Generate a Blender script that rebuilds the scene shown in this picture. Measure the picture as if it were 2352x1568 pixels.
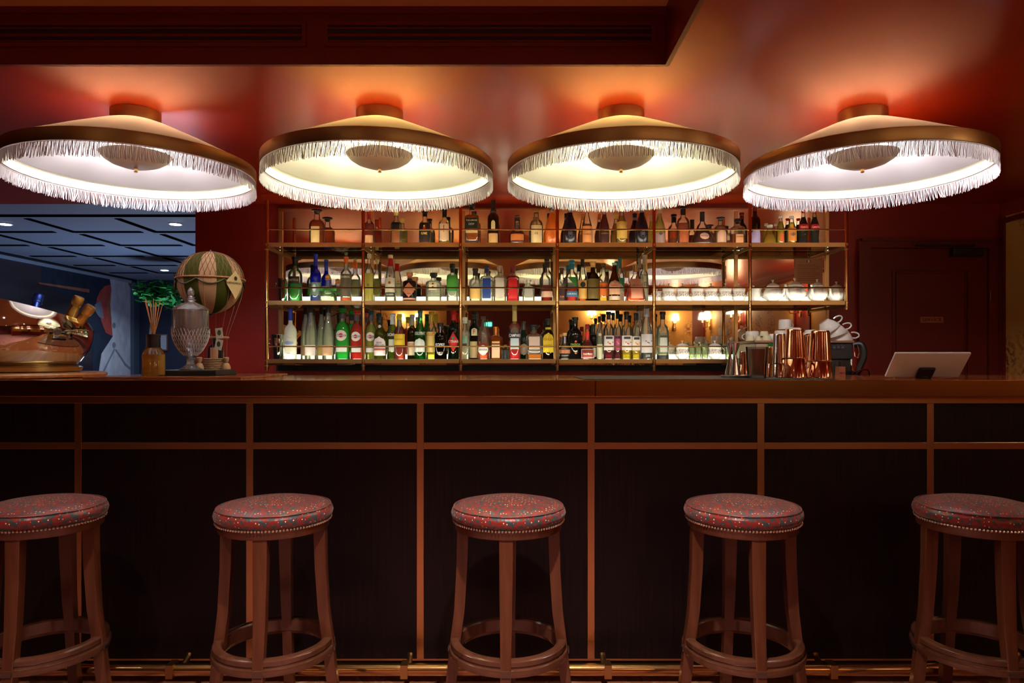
import bpy, math, random
from mathutils import Vector, Matrix
random.seed(7)
PI = math.pi
S = bpy.context.scene
COL = S.collection
for o in list(bpy.data.objects): bpy.data.objects.remove(o)

# ------------------------------------------------------------------ camera, world, exposure
F = 1600.0; CZ = 1.18; VX = 1176.0; VY = 820.0          # focal length in pixels, camera height, principal point
cam = bpy.data.cameras.new('camera'); camo = bpy.data.objects.new('camera', cam); COL.objects.link(camo)
cam.sensor_width = 36.0; cam.lens = F/2352*36.0; cam.shift_y = (VY-784)/2352
camo.location = (0, 0, CZ); camo.rotation_euler = (PI/2, 0, 0); cam.clip_start = .05
S.camera = camo
S.view_settings.view_transform = 'Standard'; S.view_settings.look = 'None'; S.view_settings.gamma = 1
S.view_settings.exposure = 1.1
S.view_settings.use_curve_mapping = False
w = bpy.data.worlds.new('world'); S.world = w; w.use_nodes = True
w.node_tree.nodes['Background'].inputs[0].default_value = (.05, .03, .03, 1)
w.node_tree.nodes['Background'].inputs[1].default_value = .05
cy = S.cycles
cy.max_bounces = 9; cy.diffuse_bounces = 3; cy.glossy_bounces = 5; cy.transmission_bounces = 4
cy.transparent_max_bounces = 28; cy.sample_clamp_indirect = 4.0; cy.caustics_reflective = True; cy.caustics_refractive = False
cy.blur_glossy = .5

def X(px, Y): return (px-VX)*Y/F
def Z(py, Y): return CZ-(py-VY)*Y/F

# ------------------------------------------------------------------ area lights of the place (down-lights)
def arealight(name, loc, size, power, color, rot=(0, 0, 0), spread=2.4, parent=None):
    l = bpy.data.lights.new(name, 'AREA'); l.shape = 'DISK'; l.size = size; l.energy = power; l.color = color; l.spread = spread
    o = bpy.data.objects.new(name, l); COL.objects.link(o); o.location = loc; o.rotation_euler = rot
    if parent: o.parent = parent
    return o

# ------------------------------------------------------------------ materials
MATS = {}
def lin(c):
    if isinstance(c, str):
        c = [int(c[i:i+2], 16)/255 for i in (0, 2, 4)]
        return tuple(x/12.92 if x <= .04045 else ((x+.055)/1.055)**2.4 for x in c)
    return tuple(c)
def newmat(name):
    m = bpy.data.materials.new(name); m.use_nodes = True
    nt = m.node_tree; nt.nodes.clear()
    out = nt.nodes.new('ShaderNodeOutputMaterial')
    return m, nt, out
def N(nt, t, **kw):
    n = nt.nodes.new(t)
    for k, v in kw.items(): setattr(n, k, v)
    return n
def pbr(name, col, rough=.5, metal=0., coat=0., coatr=.1, spec=.5, bump=None, vary=None, emis=None, aniso=0.):
    """principled; bump=(scale, strength, stretch); vary=(scale, colour2, stretch)"""
    if name in MATS: return MATS[name]
    m, nt, out = newmat(name); b = N(nt, 'ShaderNodeBsdfPrincipled'); nt.links.new(b.outputs[0], out.inputs[0])
    b.inputs['Base Color'].default_value = (*lin(col), 1); b.inputs['Roughness'].default_value = rough
    b.inputs['Metallic'].default_value = metal; b.inputs['Coat Weight'].default_value = coat
    b.inputs['Coat Roughness'].default_value = coatr; b.inputs['Specular IOR Level'].default_value = spec
    if emis: b.inputs['Emission Color'].default_value = (*lin(emis[0]), 1); b.inputs['Emission Strength'].default_value = emis[1]
    if bump or vary:
        tc = N(nt, 'ShaderNodeTexCoord')
    if vary:
        mp = N(nt, 'ShaderNodeMapping'); mp.inputs['Scale'].default_value = vary[2]
        ns = N(nt, 'ShaderNodeTexNoise'); ns.inputs['Scale'].default_value = vary[0]; ns.inputs['Detail'].default_value = 6
        rp = N(nt, 'ShaderNodeValToRGB'); rp.color_ramp.elements[0].color = (*lin(col), 1); rp.color_ramp.elements[1].color = (*lin(vary[1]), 1)
        rp.color_ramp.elements[0].position = .35; rp.color_ramp.elements[1].position = .68
        nt.links.new(tc.outputs['Object'], mp.inputs[0]); nt.links.new(mp.outputs[0], ns.inputs[0])
        nt.links.new(ns.outputs[0], rp.inputs[0]); nt.links.new(rp.outputs[0], b.inputs['Base Color'])
    if bump:
        mp = N(nt, 'ShaderNodeMapping'); mp.inputs['Scale'].default_value = bump[2]
        ns = N(nt, 'ShaderNodeTexNoise'); ns.inputs['Scale'].default_value = bump[0]; ns.inputs['Detail'].default_value = 4
        bp = N(nt, 'ShaderNodeBump'); bp.inputs['Strength'].default_value = bump[1]; bp.inputs['Distance'].default_value = .01
        nt.links.new(tc.outputs['Object'], mp.inputs[0]); nt.links.new(mp.outputs[0], ns.inputs[0])
        nt.links.new(ns.outputs[0], bp.inputs['Height']); nt.links.new(bp.outputs[0], b.inputs['Normal'])
    MATS[name] = m; return m
def emit(name, col, strength):
    if name in MATS: return MATS[name]
    m, nt, out = newmat(name); e = N(nt, 'ShaderNodeEmission'); e.inputs[0].default_value = (*lin(col), 1); e.inputs[1].default_value = strength
    nt.links.new(e.outputs[0], out.inputs[0]); MATS[name] = m; return m
def glassy(name, tint, body=0., gloss=1., rough=.03, ior=1.5, bump=None, bodycol=None):
    """thin clear or tinted glass / liquid: fresnel reflection over tinted see-through, with a share of coloured body scatter"""
    if name in MATS: return MATS[name]
    m, nt, out = newmat(name)
    tp = .45 if name.startswith(('liquid', 'oil', 'glass_')) else 1
    tr = N(nt, 'ShaderNodeBsdfTransparent'); tr.inputs[0].default_value = (*[c**tp for c in lin(tint)], 1); cur = tr.outputs[0]
    if body > 0:
        bc = lin(bodycol) if bodycol else lin(tint)
        df = N(nt, 'ShaderNodeBsdfDiffuse'); df.inputs[0].default_value = (*bc, 1)
        tl = N(nt, 'ShaderNodeBsdfTranslucent'); tl.inputs[0].default_value = (*bc, 1)
        mx0 = N(nt, 'ShaderNodeMixShader'); mx0.inputs[0].default_value = .68
        nt.links.new(df.outputs[0], mx0.inputs[1]); nt.links.new(tl.outputs[0], mx0.inputs[2])
        mx = N(nt, 'ShaderNodeMixShader'); mx.inputs[0].default_value = body
        nt.links.new(cur, mx.inputs[1]); nt.links.new(mx0.outputs[0], mx.inputs[2]); cur = mx.outputs[0]
    fr = N(nt, 'ShaderNodeFresnel'); fr.inputs[0].default_value = ior
    gl = N(nt, 'ShaderNodeBsdfGlossy'); gl.inputs['Roughness'].default_value = rough; gl.inputs[0].default_value = (gloss, gloss, gloss, 1)
    mx = N(nt, 'ShaderNodeMixShader'); nt.links.new(fr.outputs[0], mx.inputs[0]); nt.links.new(cur, mx.inputs[1]); nt.links.new(gl.outputs[0], mx.inputs[2])
    if bump:
        tc = N(nt, 'ShaderNodeTexCoord'); ns = N(nt, 'ShaderNodeTexNoise'); ns.inputs['Scale'].default_value = bump[0]
        bp = N(nt, 'ShaderNodeBump'); bp.inputs['Strength'].default_value = bump[1]; bp.inputs['Distance'].default_value = .01
        nt.links.new(tc.outputs['Object'], ns.inputs[0]); nt.links.new(ns.outputs[0], bp.inputs['Height'])
        nt.links.new(bp.outputs[0], fr.inputs['Normal']); nt.links.new(bp.outputs[0], gl.inputs['Normal'])
    nt.links.new(mx.outputs[0], out.inputs[0]); MATS[name] = m; return m
def cloth(name, col, transl=.5, bump=None):
    if name in MATS: return MATS[name]
    m, nt, out = newmat(name)
    df = N(nt, 'ShaderNodeBsdfDiffuse'); df.inputs[0].default_value = (*lin(col), 1)
    tl = N(nt, 'ShaderNodeBsdfTranslucent'); tl.inputs[0].default_value = (*lin(col), 1)
    mx = N(nt, 'ShaderNodeMixShader'); mx.inputs[0].default_value = transl
    nt.links.new(df.outputs[0], mx.inputs[1]); nt.links.new(tl.outputs[0], mx.inputs[2]); nt.links.new(mx.outputs[0], out.inputs[0])
    MATS[name] = m; return m
def flat(hexcol, rough=.45): return pbr('paint_'+hexcol, hexcol, rough)

brass = pbr('brass', (.70, .42, .17), .22, 1)
brass_old = pbr('brass_satin', (.62, .40, .17), .33, 1)
brass_bar = pbr('brass_bar_front', (.68, .40, .20), .30, 1, bump=(6, .05, (1, 1, 1)))
brass_rim = pbr('brass_lamp_rim', (.46, .30, .13), .38, 1)
steel = pbr('polished_steel', (.72, .70, .68), .06, 1)
steel_satin = pbr('satin_steel', (.55, .54, .52), .3, 1)
copper = pbr('polished_copper', (.82, .50, .34), .10, 1)
red_wall = pbr('red_wall_paint', (.26, .014, .008), .42, spec=.35, coat=.25, coatr=.3, bump=(90, .04, (1, 1, 1)))
red_dark = pbr('red_trim_paint', (.14, .008, .006), .38, spec=.4)
red_ceiling = pbr('red_lacquer_ceiling', (.34, .050, .012), .34, spec=.6, coat=.9, coatr=.22)
red_ceiling.node_tree.nodes['Principled BSDF'].inputs['Coat Tint'].default_value = (1, .45, .25, 1)
red_ceiling.node_tree.nodes['Principled BSDF'].inputs['Specular Tint'].default_value = (1, .6, .4, 1)
tan_ceiling = pbr('tan_ceiling_paint', (.62, .28, .09), .45)
black = pbr('black_plastic', (.012, .012, .014), .35)
black_matte = pbr('black_matte', (.008, .008, .008), .7)
white_china = pbr('white_china', (.82, .82, .80), .12, spec=.6)
def wood_mat(name, c1, c2, rough, scale=(14, 14, .7), s=4, coat=.3):
    return pbr(name, c1, rough, vary=(s, c2, scale), coat=coat, coatr=.2)
wenge = wood_mat('dark_wenge_veneer', (.005, .0025, .0035), (.013, .006, .009), .45, (60, 60, 2), 2, .05)
wenge.node_tree.nodes['Principled BSDF'].inputs['Specular IOR Level'].default_value = .28
walnut = wood_mat('stool_walnut', (.10, .027, .011), (.155, .046, .020), .3, (12, 12, 1), 4, .5)
board_wood = wood_mat('board_wood', (.36, .15, .05), (.56, .27, .10), .35, (1, 14, 14), 3)
clear = glassy('clear_glass', (.985, .995, .985), .06, bodycol=(.9, .95, .85))
clear_backlit = glassy('clear_backlit_glass', (.99, 1, .99), .17, bodycol=(.95, 1, .88))  # pale scatter stands in for bright backlight seen through clear bottles
shelf_glass = glassy('shelf_glass', (.86, .92, .82), 0, .9, .02)

def marble(name, c1, c2, vein, rough=.08, scale=3.0):
    m, nt, out = newmat(name); b = N(nt, 'ShaderNodeBsdfPrincipled'); nt.links.new(b.outputs[0], out.inputs[0])
    b.inputs['Roughness'].default_value = rough
    tc = N(nt, 'ShaderNodeTexCoord'); ns = N(nt, 'ShaderNodeTexNoise'); ns.inputs['Scale'].default_value = scale; ns.inputs['Detail'].default_value = 9; ns.inputs['Distortion'].default_value = 1.2
    rp = N(nt, 'ShaderNodeValToRGB'); e = rp.color_ramp.elements; e[0].color = (*c1, 1); e[0].position = .3; e[1].color = (*c2, 1); e[1].position = .7
    k = e.new(.495); k.color = (*c2, 1); k = e.new(.505); k.color = (*vein, 1); k = e.new(.515); k.color = (*c1, 1)
    nt.links.new(tc.outputs['Object'], ns.inputs[0]); nt.links.new(ns.outputs[0], rp.inputs[0]); nt.links.new(rp.outputs[0], b.inputs['Base Color'])
    return m
counter_marble = marble('rust_marble', (.42, .12, .035), (.55, .18, .06), (.75, .5, .35))
floor_marble = marble('pink_brown_marble', (.42, .15, .07), (.62, .28, .15), (.8, .5, .35), .25, 6)

def toile():
    m, nt, out = newmat('toile_wallpaper'); b = N(nt, 'ShaderNodeBsdfPrincipled'); nt.links.new(b.outputs[0], out.inputs[0]); b.inputs['Roughness'].default_value = .6
    tc = N(nt, 'ShaderNodeTexCoord')
    v = N(nt, 'ShaderNodeTexVoronoi'); v.inputs['Scale'].default_value = 3.2
    ns = N(nt, 'ShaderNodeTexNoise'); ns.inputs['Scale'].default_value = 34; ns.inputs['Detail'].default_value = 6
    r1 = N(nt, 'ShaderNodeValToRGB'); r1.color_ramp.elements[0].position = .25; r1.color_ramp.elements[1].position = .5
    r1.color_ramp.elements[0].color = (1, 1, 1, 1); r1.color_ramp.elements[1].color = (0, 0, 0, 1)
    r2 = N(nt, 'ShaderNodeValToRGB'); r2.color_ramp.elements[0].position = .47; r2.color_ramp.elements[1].position = .56
    mu = N(nt, 'ShaderNodeMath', operation='MULTIPLY'); mx = N(nt, 'ShaderNodeMix', data_type='RGBA')
    mx.inputs[6].default_value = (.62, .33, .07, 1); mx.inputs[7].default_value = (.22, .045, .018, 1)
    nt.links.new(tc.outputs['Object'], v.inputs[0]); nt.links.new(tc.outputs['Object'], ns.inputs[0])
    nt.links.new(v.outputs['Distance'], r1.inputs[0]); nt.links.new(ns.outputs[0], r2.inputs[0])
    nt.links.new(r1.outputs[0], mu.inputs[0]); nt.links.new(r2.outputs[0], mu.inputs[1]); nt.links.new(mu.outputs[0], mx.inputs[0])
    nt.links.new(mx.outputs[2], b.inputs['Base Color'])
    return m
wallpaper = toile()

def seat_fabric():
    m, nt, out = newmat('spotted_seat_fabric'); b = N(nt, 'ShaderNodeBsdfPrincipled'); nt.links.new(b.outputs[0], out.inputs[0])
    b.inputs['Roughness'].default_value = .38; b.inputs['Sheen Weight'].default_value = .2
    tc = N(nt, 'ShaderNodeTexCoord')
    mp = N(nt, 'ShaderNodeMapping'); mp.inputs['Scale'].default_value = (1.15, .7, 1)
    v = N(nt, 'ShaderNodeTexVoronoi'); v.inputs['Scale'].default_value = 88; v.inputs['Randomness'].default_value = .45
    ns = N(nt, 'ShaderNodeTexNoise'); ns.inputs['Scale'].default_value = 95; ns.inputs['Detail'].default_value = 2
    r0 = N(nt, 'ShaderNodeValToRGB'); e = r0.color_ramp.elements; e[0].color = (.045, .07, .085, 1); e[0].position = .44; e[1].color = (.30, .020, .014, 1); e[1].position = .52
    r1 = N(nt, 'ShaderNodeValToRGB'); e = r1.color_ramp.elements
    e[0].position = .0; e[0].color = (1, 1, 1, 1); e[1].position = .17; e[1].color = (0, 0, 0, 1)
    r1.color_ramp.interpolation = 'CONSTANT'
    r2 = N(nt, 'ShaderNodeValToRGB'); e = r2.color_ramp.elements
    e[0].position = .0; e[0].color = (1, 1, 1, 1); e[1].position = .34; e[1].color = (0, 0, 0, 1)
    m1 = N(nt, 'ShaderNodeMix', data_type='RGBA'); m1.inputs[7].default_value = (.20, .012, .012, 1)
    m2 = N(nt, 'ShaderNodeMix', data_type='RGBA'); m2.inputs[7].default_value = (1, .80, .62, 1)
    L = nt.links.new
    L(tc.outputs['Object'], mp.inputs[0]); L(mp.outputs[0], v.inputs[0]); L(mp.outputs[0], ns.inputs[0]); L(ns.outputs[0], r0.inputs[0])
    L(v.outputs['Distance'], r1.inputs[0]); L(v.outputs['Distance'], r2.inputs[0])
    L(r2.outputs[0], m1.inputs[0]); L(r0.outputs[0], m1.inputs[6]); L(r1.outputs[0], m2.inputs[0]); L(m1.outputs[2], m2.inputs[6]); L(m2.outputs[2], b.inputs['Base Color'])
    bp = N(nt, 'ShaderNodeBump'); bp.inputs['Strength'].default_value = .4; bp.inputs['Distance'].default_value = .002
    L(v.outputs['Distance'], bp.inputs['Height']); L(bp.outputs[0], b.inputs['Normal'])
    return m
fabric = seat_fabric()

# ------------------------------------------------------------------ mesh building
def sm(pts, k=4):
    P = [Vector(p) for p in pts]; out = []
    for i in range(len(P)-1):
        a, b, c, d = P[max(i-1, 0)], P[i], P[i+1], P[min(i+2, len(P)-1)]
        for j in range(k):
            t = j/k; out.append(.5*((2*b)+(c-a)*t+(2*a-5*b+4*c-d)*t*t+(3*b-a-3*c+d)*t*t*t))
    return out+[P[-1]]
class MB:
    def __init__(s): s.v = []; s.f = []; s.m = []
    def quad(s, a, b, c, d, mi=0):
        i = len(s.v); s.v += [tuple(a), tuple(b), tuple(c), tuple(d)]; s.f.append((i, i+1, i+2, i+3)); s.m.append(mi); return s
    def poly(s, pts, mi=0):
        i = len(s.v); s.v += [tuple(p) for p in pts]; s.f.append(tuple(range(i, i+len(pts)))); s.m.append(mi); return s
    def box(s, x0, x1, y0, y1, z0, z1, mi=0):
        i = len(s.v)
        s.v += [(x0, y0, z0), (x1, y0, z0), (x1, y1, z0), (x0, y1, z0), (x0, y0, z1), (x1, y0, z1), (x1, y1, z1), (x0, y1, z1)]
        for q in ((0, 3, 2, 1), (4, 5, 6, 7), (0, 1, 5, 4), (1, 2, 6, 5), (2, 3, 7, 6), (3, 0, 4, 7)):
            s.f.append(tuple(i+k for k in q)); s.m.append(mi)
        return s
    def cbox(s, c, d, mi=0): return s.box(c[0]-d[0]/2, c[0]+d[0]/2, c[1]-d[1]/2, c[1]+d[1]/2, c[2]-d[2]/2, c[2]+d[2]/2, mi)
    def rings(s, rings, closed=True, cap0=True, cap1=True, mi=0, mf=None):
        i0 = len(s.v); n = len(rings[0])
        for r in rings: s.v += [tuple(p) for p in r]
        for a in range(len(rings)-1):
            for b in range(n if closed else n-1):
                c = (b+1) % n
                s.f.append((i0+a*n+b, i0+a*n+c, i0+(a+1)*n+c, i0+(a+1)*n+b)); s.m.append(mf(a, b) if mf else mi)
        if cap0: s.f.append(tuple(i0+k for k in range(n-1, -1, -1))); s.m.append(mi)
        if cap1: s.f.append(tuple(i0+(len(rings)-1)*n+k for k in range(n))); s.m.append(mi)
        return s
    def lathe(s, prof, n=20, c=(0, 0, 0), sup=2., d=1., cap0=True, cap1=True, mi=0, mf=None):
        R = []
        for r, z in prof:
            r = max(r, 1e-5); ring = []
            for k in range(n):
                a = 2*PI*k/n + (PI/n)
                ca, sa = math.cos(a), math.sin(a)
                q = (abs(ca)**sup+abs(sa)**sup)**(-1/sup)
                ring.append((c[0]+r*q*ca, c[1]+r*d*q*sa, c[2]+z))
            R.append(ring)
        return s.rings(R, True, cap0, cap1, mi, mf)
    def tube(s, pts, r, n=8, closed=False, mi=0):
        pts = [Vector(p) for p in pts]; m = len(pts); R = []
        rr = r if isinstance(r, (list, tuple)) else [r]*m
        up = None
        for i, p in enumerate(pts):
            if closed: t = pts[(i+1) % m]-pts[i-1]
            else: t = pts[min(i+1, m-1)]-pts[max(i-1, 0)]
            t.normalize()
            if up is None: up = Vector((0, 0, 1)) if abs(t.z) < .9 else Vector((0, 1, 0))
            a = t.cross(up)
            if a.length < 1e-4: a = t.cross(Vector((1, 0, 0)))
            a.normalize(); b = a.cross(t).normalized(); up = b
            R.append([p+(a*math.cos(2*PI*k/n)+b*math.sin(2*PI*k/n))*rr[i] for k in range(n)])
        if closed: R.append(R[0]); return s.rings(R, True, False, False, mi)
        return s.rings(R, True, True, True, mi)
    def prism(s, poly, z0, z1, axis='z', mi=0):
        """extrude 2-D polygon: axis z -> (x,y), axis y -> (x,z), axis x -> (y,z)"""
        def P(p, h): return (p[0], p[1], h) if axis == 'z' else ((p[0], h, p[1]) if axis == 'y' else (h, p[0], p[1]))
        return s.rings([[P(p, z0) for p in poly], [P(p, z1) for p in poly]], True, True, True, mi)
    def sphere(s, c, r, n=12, m=8, mi=0, sz=1.):
        return s.lathe([(r*math.sin(PI*k/m), -r*sz*math.cos(PI*k/m)) for k in range(m+1)], n, c, mi=mi)
    def build(s, name, mat, parent=None, smooth=True, loc=None, ang=35, bevel=0):
        me = bpy.data.meshes.new(name); me.from_pydata([tuple(p) for p in s.v], [], s.f)
        for m in (mat if isinstance(mat, (list, tuple)) else [mat]): me.materials.append(m)
        if any(s.m): me.polygons.foreach_set('material_index', s.m)
        me.validate(); me.update()
        if smooth:
            me.shade_smooth(); me.set_sharp_from_angle(angle=math.radians(ang))
        o = bpy.data.objects.new(name, me); COL.objects.link(o)
        if parent: o.parent = parent
        if loc: o.location = loc
        if bevel:
            b = o.modifiers.new('bevel', 'BEVEL'); b.width = bevel; b.segments = 2; b.limit_method = 'ANGLE'; b.angle_limit = math.radians(50)
        return o
def tag(o, label=None, cat=None, group=None, kind=None):
    if label:
        o['label'] = label; nw = len(label.split())
        if not 4 <= nw <= 16: print('LABEL WORDS', nw, label)
    if cat: o['category'] = cat
    if group: o['group'] = group
    if kind: o['kind'] = kind
    return o
def thing(name, label, cat, loc=(0, 0, 0), rotz=0, group=None):
    o = bpy.data.objects.new(name, None); COL.objects.link(o); o.location = loc; o.rotation_euler = (0, 0, rotz); o.empty_display_size = .05
    return tag(o, label, cat, group)
def struct(name, mb, mat, **kw):
    o = mb.build(name, mat, smooth=kw.pop('smooth', False), **kw); o['kind'] = 'structure'; return o
CH = {}
def kids(o): return [c for c in bpy.data.objects if c.parent == o]
def copy_tree(o, parent=None, ks=None):
    c = o.copy(); COL.objects.link(c)
    if parent: c.parent = parent
    for ch in kids(o): copy_tree(ch, c)
    return c
def dup(o, loc, rotz, label):
    c = copy_tree(o); c.location = loc; c.rotation_euler = (0, 0, rotz); tag(c, label); return c

# text as mesh, facing -Y, optional mapping function (x,z)->(x,y,z)
def text(parent, s, size, mat, fn=None, loc=(0, 0, 0), wide=1., bold=0., name='lettering', fitw=None, rot=None):
    cu = bpy.data.curves.new('t', 'FONT'); cu.body = s; cu.size = 1; cu.align_x = 'CENTER'; cu.align_y = 'CENTER'; cu.offset = bold; cu.resolution_u = 2
    ob = bpy.data.objects.new('t', cu); me = bpy.data.meshes.new_from_object(ob)
    bpy.data.objects.remove(ob); bpy.data.curves.remove(cu)
    if not me.vertices: return None
    xs = [v.co.x for v in me.vertices]; ys = [v.co.y for v in me.vertices]
    cx, cz = (min(xs)+max(xs))/2, (min(ys)+max(ys))/2; hh = max(ys)-min(ys); k = size/hh; kw = k*wide
    if fitw: kw = fitw/(max(xs)-min(xs))
    for v in me.vertices:
        x, z = (v.co.x-cx)*kw, (v.co.y-cz)*k
        if rot: x, z = x*math.cos(rot)-z*math.sin(rot), x*math.sin(rot)+z*math.cos(rot)
        v.co = fn(x, z) if fn else (loc[0]+x, loc[1], loc[2]+z)
    me.materials.clear(); me.materials.append(mat); me.name = name
    o = bpy.data.objects.new(name, me); COL.objects.link(o); o.parent = parent
    return o

# ================================================================== THE ROOM
YW = 4.165; CL = 2.095; CH2 = 2.268; XR = 2.92; XL = -4.5; YB = -2.35; YF = 8.3
# floor
struct('floor', MB().box(XL-.1, XR+.1, YB-.1, YF+.1, -.1, 0), pbr('floor_pink_carpet', (.20, .055, .045), .8, vary=(9, (.30, .12, .10), (1, 1, 1))))
# low lacquer ceiling: strip over the bar, and the right-hand part running to the camera
b = MB(); b.box(XL-.1, XR+.1, 2.185, YW, CL, CL+.3); b.box(.493, XR+.1, YB-.1, 2.185, CL, CL+.3)
struct('ceiling', b, red_ceiling)
struct('ceiling_recess', MB().box(XL-.1, .493, YB-.1, 2.185, CH2, CH2+.12), tan_ceiling)
# fascia of the recess (thin moulded skins over the ceiling drop)
b = MB(); b.box(XL, .489, 2.170, 2.1845, CL-.004, CH2); b.box(XL, .489, 2.160, 2.170, CH2-.02, CH2)
b.box(.478, .4925, YB, 2.170, CL-.004, CH2)
struct('trim_1', b, red_dark)
def grille(x0, x1, label):
    Yg = 2.168
    t = thing('air_vent', label, 'vent', (X((x0+x1)/2, Yg), Yg, Z(79, Yg)), group='slotted air vents in the ceiling fascia')
    W = X(x1, Yg)-X(x0, Yg); h = .0775; f = .012
    m = MB(); m.box(-W/2, W/2, -.006, 0, h/2-f, h/2); m.box(-W/2, W/2, -.006, 0, -h/2, -h/2+f)
    m.box(-W/2, -W/2+f, -.006, 0, -h/2+f, h/2-f); m.box(W/2-f, W/2, -.006, 0, -h/2+f, h/2-f)
    m.build('frame', red_dark, t, False)
    MB().box(-W/2+f, W/2-f, -.0015, 0, -h/2+f, h/2-f).build('slot_backing', pbr('slot_dark', (.02, .002, .002), .6), t, False)
    for z in (-.004, .018, -.0225):
        MB().box(-W/2+f, W/2-f, -.005, -.001, z-.004 if z > -.01 and z < 0 else z-.0025, z+.004 if z > -.01 and z < 0 else z+.0025).build('slat', red_dark, t, False)
grille(-700, 703, 'long red slotted air vent in the left of the ceiling fascia')
grille(745, 1505, 'red slotted air vent in the right of the ceiling fascia above the middle lamps')
# walls
b = MB(); b.box(-1.893, XR, YW, YW+.12, 0, CL); struct('wall_back', b, red_wall)
struct('wall_right', MB().box(XR, XR+.1, YB, YF, 0, 2.4), red_wall)
struct('wall_left', MB().box(XL-.1, XL, YB, YF, 0, 2.4), pbr('left_wall_paint', (.05, .012, .012), .5))
struct('wall_rear', MB().box(XL, XR, YB-.1, YB, 0, 2.4), pbr('rear_wall_paint', (.16, .03, .02), .5))
struct('wall_partition', MB().box(.55, 1.9, -1.1, -.95, 0, CL), red_wall)
# wallpaper panels and mouldings: right wall, rear wall, partition
for i, (y0, y1) in enumerate(((1.5, 4.11), (-.35, 1.1), (-2.2, -.75))):
    o = tag(MB().box(XR-.006, XR-.001, y0, y1, .95, Z(496, 4.11)).build('wallpaper_panel', wallpaper, None, False),
        ['ochre and red toile wallpaper panel at the right end of the bar', 'ochre toile wallpaper panel on the right wall between two sconces', 'ochre toile wallpaper panel in the far right corner behind the camera'][i], 'wallpaper', 'toile wallpaper panels')
    f = MB()
    for a in (y0-.03, y1): f.box(XR-.02, XR-.0065, a, a+.03, .92, 2.0)
    f.box(XR-.02, XR-.0065, y0, y1, 1.97, 2.0); f.box(XR-.02, XR-.0065, y0, y1, .92, .95)
    f.build('moulding', red_dark, o, False)
for i, (x0, x1, y, lab) in enumerate(((.58, 1.86, -.944, 'orange toile wallpaper panel on the short partition wall'), (2.05, 2.75, YB+.006, 'ochre toile wallpaper panel on the rear wall beside the corner'), (-2.1, -1.0, YB+.006, 'ochre toile wallpaper panel on the rear wall opposite the bar'))):
    tag(MB().box(x0, x1, y-.005, y, .95, 1.93).build('wallpaper_panel', wallpaper, None, False), lab, 'wallpaper', 'toile wallpaper panels')
# service door in the back wall
DY = YW-.001
def bx(mb, x0, y0, x1, y1, d0, d1, Yp=YW): return mb.box(X(x0, Yp), X(x1, Yp), Yp-d1, Yp-d0, Z(y1, Yp), Z(y0, Yp))
b = MB(); zt, zf = Z(573, YW), Z(550, YW)
x0, x1, x2, x3 = X(1968, YW), X(1994, YW), X(2264, YW), X(2290, YW)
b.box(x0, x1, YW-.03, YW, 0, zf); b.box(x2, x3, YW-.03, YW, 0, zf); b.box(x1, x2, YW-.03, YW, zt+.006, zf)
b.box(x0-.004, x0+.012, YW-.04, YW-.03, 0, zf); b.box(x0, x3, YW-.04, YW-.03, zf-.014, zf); b.box(x3-.012, x3, YW-.04, YW-.03, 0, zf)
struct('trim_2', b, red_dark)
door = thing('door_1', None, None, (0, 0, 0)); del_ = door.pop('category', None); door['kind'] = 'structure'
MB().box(x1+.004, x2-.004, YW-.018, YW-.001, .01, zt).build('door_leaf', red_dark, door, False)
m = MB(); a0, a1, zt2 = X(2045, YW), X(2222, YW), Z(617, YW)
for k, wd in ((0, .014), (.022, .006)):
    m.box(a0+k, a0+k+wd, YW-.026, YW-.018, .3+k, zt2-k); m.box(a1-k-wd, a1-k, YW-.026, YW-.018, .3+k, zt2-k)
    m.box(a0+k+wd, a1-k-wd, YW-.026, YW-.018, zt2-k-wd, zt2-k)
m.build('panel_moulding', red_dark, door, False)
m = MB(); m.lathe([(.006, 0), (.006, .05)], 10, (x2+.004, YW-.036, Z(672, YW)-.05)); m.build('hinge', red_dark, door)
t = tag(thing('door_sign', 'small copper plaque reading SERVICE on the dark red door', 'sign', (X(2135.5, YW), YW-.018, Z(734.5, YW))))
MB().box(-.069, .069, -.003, 0, -.0175, .0175).build('plate', pbr('plaque_copper', (.42, .15, .07), .4, .6), t, False)
text(t, 'SERVICE', .018, flat('2a0a08'), loc=(0, -.0036, 0), bold=.01, fitw=.115)
t = thing('door_closer', 'black door closer with arm at the top of the service door', 'door closer', (X(2210, YW), YW-.018, Z(580, YW)))
MB().box(-.09, .09, -.045, 0, -.028, .018).build('closer_body', black, t, False, bevel=.004)
MB().box(-.305, .04, -.040, -.026, .030, .040).build('arm', black, t, False)

# ---- room next door, seen through the opening on the left
blue_ceil = pbr('blue_grey_ceiling', (.16, .21, .30), .6)
ZC = 2.0985
struct('ceiling_blue', MB().box(XL, -1.893, YW+.001, YF, ZC, ZC+.1), blue_ceil)
b = MB()
rows = [4.51, 5.10, 5.71, 6.33, 6.96, 7.58]
b.box(XL+.12, -1.9, 4.485, 4.54, ZC-.006, ZC)
for k in range(5):
    for xc in (-3.85, -3.21, -2.61, -2.0, -4.47):
        if xc > XL: b.box(xc-.022, xc+.022, rows[k]+.10, rows[k+1]+.026, ZC-.004, ZC)
        b.box(max(xc, XL+.13), xc+.50, rows[k+1]-.026, rows[k+1]+.026, ZC-.005, ZC)
struct('trim_3', b, pbr('black_inlay', (.002, .002, .003), .9, spec=0))
navy = pbr('navy_wall', (.012, .018, .045), .5)
struct('wall_far', MB().box(XL, -1.0, YF, YF+.1, 0, 2.3), navy)
struct('wall_blue_side', MB().box(-1.1, -1.0, YW+.12, YF, 0, 2.3), navy)
b = MB(); b.box(XL, XL+.05, YW+.12, YF, 2.078, ZC); struct('trim_4', b, pbr('dark_cornice', (.012, .014, .02), .5))
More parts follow.
